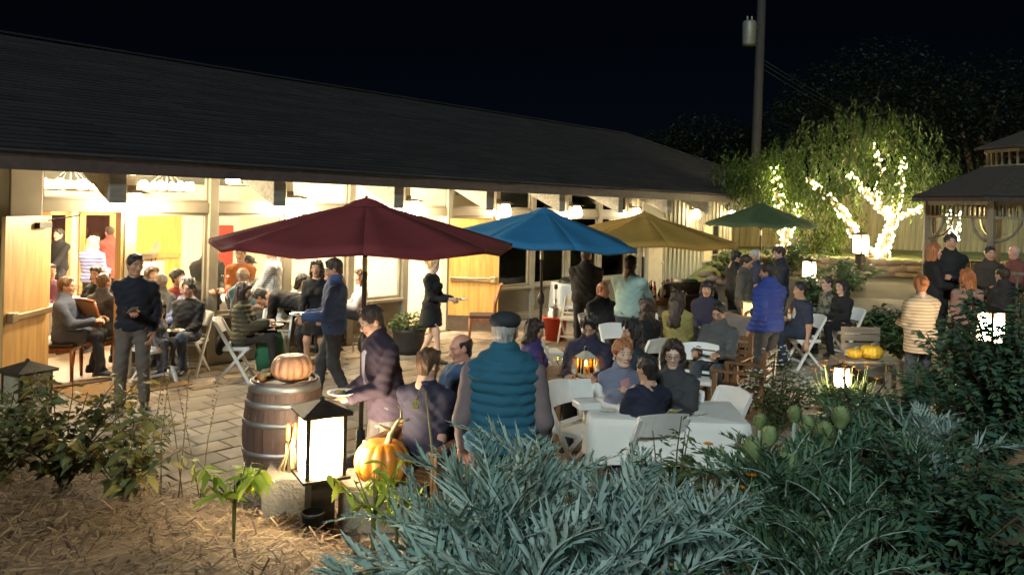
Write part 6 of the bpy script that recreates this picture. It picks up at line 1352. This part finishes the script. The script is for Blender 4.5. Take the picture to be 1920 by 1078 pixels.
# ------------------------------------------------------------------ far side: lawn terrace, stone wall, path, fence, tree, gazebo, pole
m_lawn = M('lawn', (.13, .15, .04), .9, var=.3, scale=2, bump=.5, bscale=40)
V = []; F = []; xs = np.linspace(4.5, 30, 40); ys = np.linspace(20.6, 40, 26)
for y in ys:
    for x in xs: V.append((x, y, far_z(x, y)+.02+.03*math.sin(x*3)*math.sin(y*2)))
nx = len(xs); F = [(j*nx+i, j*nx+i+1, (j+1)*nx+i+1, (j+1)*nx+i) for j in range(len(ys)-1) for i in range(nx-1)]; tag(mobj('lawn', npmesh('lawn', V, F, m_lawn)), kind='structure')
pth = MB(); a_, b_ = atd(1622, 545, 16.6), atd(1745, 530, 16.8); N_ = 12; V = []
for i in range(N_+1):
    x = 6.6+5.5*i/N_; y = 16.4+.25*math.sin(i*.5)
    for dy in (-.55, .55): V.append((x, y+dy, far_z(x, y+dy)+.03))
pth.add(V, [(i*2, i*2+2, i*2+3, i*2+1) for i in range(N_)]); tag(pth.build('garden_path', M('pale_gravel', (.17, .15, .105), .9, var=.2, scale=20, bump=.4)), kind='structure')
# stone retaining wall
sw = empty('stone_wall', (0, 0, 0), 0, 'low dry stone retaining wall below the lawn and lit tree', 'wall'); m_st = [M('wall_stone_%d' % i, c, .9, var=.25, scale=6, bump=.5, bscale=25) for i, c in enumerate([(.20, .14, .095), (.16, .115, .08), (.24, .175, .12)])]
v_ = Vol(.05); v_.cap((-.16, 0, 0), (.16, 0, 0), .11, sc=(1.2, .9, .9)); gv, gf = v_.mesh(.06); sme = [npmesh('stone', gv*s, gf, m) for m in m_st for s in (.9, 1.1)]
for r_ in range(3):
    x = 5.2+.2*(r_ % 2)
    while x < 16: o = mobj('stone', random.choice(sme), sw, (x, 20.25+.03*r_+random.uniform(-.03, .03), far_z(x, 20.0)+.08+.17*r_), (random.uniform(-.15, .15), random.uniform(-.15, .15), random.uniform(-.15, .15))); x += random.uniform(.38, .48)
# fence
fn = empty('wood_fence', (0, 0, 0), 0, 'tall vertical board fence glowing behind the lit tree', 'fence'); m_fn = [M('fence_board_%d' % i, c, .85, kind='wood', scale=2, var=.2, bump=.2) for i, c in enumerate([(.25, .215, .11), (.22, .185, .095), (.28, .24, .125)])]
fme = [MB().box((0, 0, 1.0), (.185, .025, 2.0)).mesh('board', m) for m in m_fn]
for i in range(96): x = 5.6+.195*i; mobj('board', fme[i % 3] if random.random() < .5 else random.choice(fme), fn, (x, 26.5+random.uniform(-.01, .01), far_z(x, 26.5)-.1+random.uniform(-.03, .03)))
for zz in (.4, 1.6): MB().box((15, 26.56, far_z(15, 26.5)+zz), (19, .05, .09)).build('rail', m_fn[1], fn)
# lit pepper tree
def limb(b, pts, r0, r1, n=8):
    m = len(pts); b.tube(pts, [r0+(r1-r0)*i/(m-1) for i in range(m)], n, False)
def px(u, v, d): return tuple(atd(u, v, d))
m_bark = M('pepper_bark', (.16, .11, .07), .9, var=.3, scale=7, bump=.5, bscale=20)
m_fairy = M('fairy_bulb', (1.0, .80, .40), emit=300.0); m_wire = M('light_wire', (.02, .03, .015), .7)
def tree(label, limbs, base, crown, nleaf, L, lw, mats, seed, lights=None, droop=True, leaf_mode='strand', group=None):
    r = empty('shade_tree', base, 0, label, 'tree', group); bs = np.array(base); rr = random.Random(seed); b = MB()
    for pts, r0, r1 in limbs: limb(b, [tuple(np.array(p)-bs) for p in pts], r0, r1)
    b.build('trunk', m_bark, r, True); P = []; D = []
    blobs = crown
    while len(P) < nleaf:
        c, rad = blobs[rr.randrange(len(blobs))]; q = np.array([rr.gauss(0, 1) for _ in range(3)]); q /= np.linalg.norm(q); q *= rad*rr.random()**.4; p0_ = np.array(c)+q*np.array((1, 1, .75))-bs
        if leaf_mode == 'strand':
            ns = rr.randint(4, 9); az = rr.uniform(0, 6.28); st = np.array((math.cos(az)*.02, math.sin(az)*.02, -.075))
            for j in range(ns): a = rr.uniform(0, 6.28); P.append(tuple(p0_+st*j)); D.append((math.cos(a)*.6, math.sin(a)*.6, -.6))
        else: a = rr.uniform(0, 6.28); P.append(tuple(p0_)); D.append((math.cos(a), math.sin(a), rr.uniform(-.8, .6)))
    leafcloud('crown', P, D, L, lw, mats, r, seg=1, lv=.45); return r
d0 = 21.5
gt = [G('tree_a', (.042, .072, .009), (.02, .036, .005)), G('tree_b', (.062, .098, .011), (.03, .05, .007))]
limbs = [([px(1632, 482, d0), px(1618, 462, d0), px(1600, 430, d0), px(1578, 395, d0-.2), px(1545, 362, d0-.3), px(1515, 335, d0-.4)], .17, .05),
         ([px(1652, 482, d0), px(1660, 450, d0), px(1672, 415, d0), px(1680, 385, d0), px(1690, 340, d0+.3), px(1695, 300, d0+.5)], .18, .05),
         ([px(1672, 412, d0), px(1650, 388, d0), px(1622, 355, d0-.3), px(1590, 325, d0-.5)], .12, .04), ([px(1675, 410, d0), px(1702, 402, d0-.4), px(1735, 388, d0-.8), px(1765, 370, d0-1)], .10, .04),
         ([px(1640, 375, d0), px(1655, 330, d0+.6), px(1640, 270, d0+.8)], .08, .03)]
crown = [((*atd(u, v, d),), r_) for u, v, d, r_ in ((1450, 320, 21, .9), (1500, 290, 21, 1.1), (1560, 260, 21.6, 1.2), (1620, 230, 22, 1.2), (1680, 250, 22, 1.2), (1730, 300, 21.5, 1.0), (1610, 310, 20.6, .9), (1700, 330, 20.8, .8), (1540, 340, 20.5, .7), (1480, 370, 20.8, .7), (1400, 345, 21.5, .8), (1570, 400, 23, .9), (1540, 440, 23, .7), (1750, 350, 21, .6))]
T1 = tree('drooping pepper tree wrapped in fairy lights above the lawn', limbs, px(1642, 484, d0), crown, 11000, .15, .022, gt, 5)
limbs2 = [([px(1468, 478, 20.5), px(1472, 440, 20.5), px(1462, 400, 20.5), px(1458, 350, 20.5), px(1450, 310, 20.6)], .12, .04), ([px(1470, 445, 20.5), px(1486, 425, 20.4), px(1500, 380, 20.4)], .08, .03)]
crown2 = [((*atd(u, v, d),), r_) for u, v, d, r_ in ((1450, 300, 20.6, .7), (1420, 330, 21, .7), (1500, 350, 20.2, .6), (1380, 310, 22, .8))]
T2 = tree('smaller pepper tree with fairy lights behind the green umbrella', limbs2, px(1468, 482, 20.5), crown2, 2600, .14, .022, gt, 6)
def fairy(label, paths, nper, seed, name='fairy_lights'):
    rr = random.Random(seed); b0 = np.array(paths[0][0][0]); r = empty(name, tuple(b0), 0, label, 'fairy lights', 'strings of fairy lights'); b = MB(); w = MB()
    for pts, r0, r1, n in paths:
        P_ = [np.array(p) for p in pts]; tot = len(P_)-1; sp = []
        for i in range(n):
            t = i/n*tot; j = int(t); f = t-j; c = P_[j]*(1-f)+P_[j+1]*f; a = i*1.05+rr.uniform(-.9, .9); rad = (r0+(r1-r0)*i/n)*rr.uniform(.9, 1.15)+.025
            q = c+np.array((math.cos(a)*rad, math.sin(a)*rad, rr.uniform(-.07, .07)))-b0; sp.append(tuple(q)); s = rr.choice((.011, .015, .02, .027)); b.lathe([(.001, -s), (s*.8, -s*.2), (s*.7, s*.5), (.001, s)], 5, tuple(q))
        w.tube(sp, .004, 4, False)
    tag(b.build('bulbs', m_fairy, r), kind='stuff'); w.build('wire', m_wire, r); return r
fairy('fairy lights spiralling up the left trunk of the big pepper tree', [(limbs[0][0], .17, .06, 170)], 0, 1); fairy('fairy lights spiralling up the right trunk of the big pepper tree', [(limbs[1][0], .18, .05, 170), (limbs[4][0], .08, .04, 40)], 0, 2)
fairy('fairy lights on the upper left limb of the big pepper tree', [(limbs[2][0], .12, .05, 90)], 0, 3); fairy('fairy lights on the limb of the big tree reaching the gazebo', [(limbs[3][0], .10, .05, 60)], 0, 4)
fairy('fairy lights wrapped round the smaller pepper tree', [(limbs2[0][0], .13, .06, 70), (limbs2[1][0], .1, .05, 30)], 0, 5)
# dark trees beyond
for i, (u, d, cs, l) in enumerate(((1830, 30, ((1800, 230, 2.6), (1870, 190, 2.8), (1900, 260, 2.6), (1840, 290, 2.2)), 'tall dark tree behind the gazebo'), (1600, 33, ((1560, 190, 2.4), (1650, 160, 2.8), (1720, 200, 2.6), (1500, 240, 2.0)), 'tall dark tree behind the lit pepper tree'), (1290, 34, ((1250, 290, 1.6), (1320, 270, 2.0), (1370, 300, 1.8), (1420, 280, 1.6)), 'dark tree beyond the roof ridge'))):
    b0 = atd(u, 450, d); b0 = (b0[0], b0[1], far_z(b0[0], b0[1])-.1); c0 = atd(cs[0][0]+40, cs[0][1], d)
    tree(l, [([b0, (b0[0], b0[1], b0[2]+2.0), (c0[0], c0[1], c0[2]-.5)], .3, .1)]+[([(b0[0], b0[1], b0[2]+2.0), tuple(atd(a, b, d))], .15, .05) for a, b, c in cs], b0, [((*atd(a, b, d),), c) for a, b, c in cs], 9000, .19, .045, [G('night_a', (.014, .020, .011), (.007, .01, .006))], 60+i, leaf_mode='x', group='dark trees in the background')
# gazebo
GZ = .5; gc = atd(1955, 500, 15.4); gz = empty('gazebo', (gc[0], gc[1], 0), .2, 'octagonal wooden gazebo with shingled roof and railings', 'gazebo'); m_gz = M('gazebo_wood', (.20, .165, .11), .7, kind='wood', scale=3, var=.2); m_gr = M('gazebo_shingle', (.05, .04, .035), .9, var=.3, scale=14, bump=.4)
R_ = 2.15; pts = [(R_*math.cos(math.pi/4*k+.39), R_*math.sin(math.pi/4*k+.39)) for k in range(8)]
b = MB(); b.lathe([(.001, GZ), (R_+.25, GZ), (R_+.25, GZ-.12), (R_+.1, GZ-.12), (R_+.1, -.05)], 8, a0=.39, a1=.39+2*math.pi); b.build('deck', m_gz, gz)
for j in range(2): bev(MB().b2((-R_-.3-.32*(1-j)-.25, -.6, 0), (-R_-.1, .6, .17*(j+1))).build('step', m_gz, gz), .01)
for k in range(8):
    x, y = pts[k]; MB().box((x, y, (GZ+2.75)/2), (.11, .11, 2.75-GZ), rz=math.pi/4*k+.39).build('post', m_gz, gz)
    x2, y2 = pts[(k+1) % 8]; mx, my = (x+x2)/2, (y+y2)/2; A = Vector((x, y, 0)); Bv = Vector((x2, y2, 0)); D_ = (Bv-A).normalized(); 
    MB().bar(A+Vector((0, 0, 2.70)), Bv+Vector((0, 0, 2.70)), .06, .10).build('beam', m_gz, gz); MB().bar(A+Vector((0, 0, 2.42)), Bv+Vector((0, 0, 2.42)), .05, .05).build('frieze_rail', m_gz, gz)
    sp = MB()
    for i in range(1, 14): q = A.lerp(Bv, i/14); sp.box((q.x, q.y, 2.55), (.03, .03, .22))
    tag(sp.build('frieze_spindles', m_gz, gz), kind='stuff')
    for q, s in ((A, 1), (Bv, -1)):                      # curved brackets
        arc = [q+D_*s*(.05+.40*math.sin(t))+Vector((0, 0, 1.98+.42*(1-math.cos(t)))) for t in np.linspace(0, math.pi/2, 7)]; MB().tube(arc, .028, 6).build('bracket', m_gz, gz, True)
    if k not in (3,):
        MB().bar(A+Vector((0, 0, GZ+.92)), Bv+Vector((0, 0, GZ+.92)), .07, .05).build('hand_rail', m_gz, gz); MB().bar(A+Vector((0, 0, GZ+.12)), Bv+Vector((0, 0, GZ+.12)), .05, .05).build('bottom_rail', m_gz, gz)
        for i in range(1, 12): q = A.lerp(Bv, i/12); MB().box((q.x, q.y, GZ+.52), (.03, .03, .76)).build('baluster', m_gz, gz)
b = MB(); b.lathe([(R_+.30, 2.72), (R_+.30, 2.80), (1.15, 3.42), (1.05, 3.42), (R_+.2, 2.74)], 8, a0=.39, a1=.39+2*math.pi); b.build('roof', m_gr, gz)
for i in range(7): q = i/7; MB().lathe([(R_+.32-(R_-.84)*q, 2.815+.62*q), (R_+.32-(R_-.84)*(q+.16), 2.80+.62*(q+.16)+.012)], 8, a0=.39, a1=.39+2*math.pi).build('shingle_course', m_gr, gz)
cu = MB().lathe([(1.12, 3.42), (1.12, 3.47), (1.02, 3.47), (1.02, 3.42)], 8, a0=.39, a1=.39+2*math.pi).build('cupola_curb', m_gz, gz); MB().lathe([(1.12, 3.72), (1.12, 3.78), (1.02, 3.78), (1.02, 3.72), (1.12, 3.72)], 8, a0=.39, a1=.39+2*math.pi).build('cupola_rail', m_gz, gz)
for i in range(40): a = 2*math.pi*i/40; MB().box((1.0*math.cos(a), 1.0*math.sin(a), 3.60), (.035, .035, .26), rz=a).build('cupola_spindle', m_gz, gz)
MB().lathe([(1.3, 3.78), (1.3, 3.82), (.001, 4.35)], 8, a0=.39, a1=.39+2*math.pi).build('cupola_roof', m_gr, gz)
bn = MB(); bn.lathe([(1.55, GZ+.45), (2.0, GZ+.45), (2.0, GZ+.41), (1.55, GZ+.41), (1.55, GZ+.45)], 8, a0=-2.4, a1=2.2); bn.build('bench_seat', m_gz, gz)
p1 = atd(1779, 398, 17.5); fairy('short hanging strand of fairy lights seen through the gazebo', [([tuple(p1), tuple(p1+np.array((.05, 0, -.45))), tuple(p1+np.array((0, 0, -.95)))], .02, .02, 26), ([tuple(p1+np.array((.28, .1, .05))), tuple(p1+np.array((.28, .1, -.4))), tuple(p1+np.array((.22, .1, -.75)))], .02, .02, 22)], 0, 8)
p1 = atd(1915, 455, 14.0); bollard((p1[0], p1[1], p1[2]-.5), .4, 'lit lantern standing on the gazebo rail', k=.6, m=M('lantern_panel_far', (1.0, .80, .50), emit=40.0)) if False else None
# utility pole
pq = atd(1413, 300, 28.5); up = empty('utility_pole', (pq[0], pq[1], -.05), 0, 'tall wooden utility pole with a grey transformer and wires', 'utility pole'); m_pl = M('pole_wood', (.03, .025, .022), .85, kind='wood', scale=2, bump=.2)
MB().tube([(0, 0, 0), (.1, 0, 6), (.19, 0, 13)], [.19, .17, .14], 14, True).build('mast', m_pl, up, True)
tz = atd(1395, 62, 28.5)[2]; MB().lathe([(.001, -.45), (.24, -.45), (.25, -.40), (.25, .38), (.22, .44), (.001, .46)], 18, (-.32, -.15, tz)).build('transformer', M('transformer_grey', (.17, .17, .135), .5, .2), up, True)
for zz in (tz-.25, tz+.25): MB().bar((-.2, -.1, zz), (.12, 0, zz), .06, .06).build('bracket', m_metal, up)
for i in range(2): MB().lathe([(.001, 0), (.04, 0), (.03, .06), (.04, .08), (.02, .18), (.001, .18)], 8, (-.40+.16*i, -.15, tz+.45)).build('insulator', M('porcelain', (.3, .28, .25), .3), up, True)
MB().box((.16, -.05, 11.2), (2.2, .1, .12)).build('crossarm', m_pl, up)
for i, (v0, v1) in enumerate(((100, 150), (108, 158), (118, 163))):
    a = np.array(atd(1424, v0+8, 28.5))-np.array((pq[0], pq[1], -.05)); e = np.array(atd(1900, v1+175, 40))-np.array((pq[0], pq[1], -.05)); pts = [tuple(a+(e-a)*t+np.array((0, 0, -.6*4*t*(1-t)))) for t in np.linspace(0, 1, 14)]; MB().tube(pts, .012, 5).build('wire', m_wire, up)
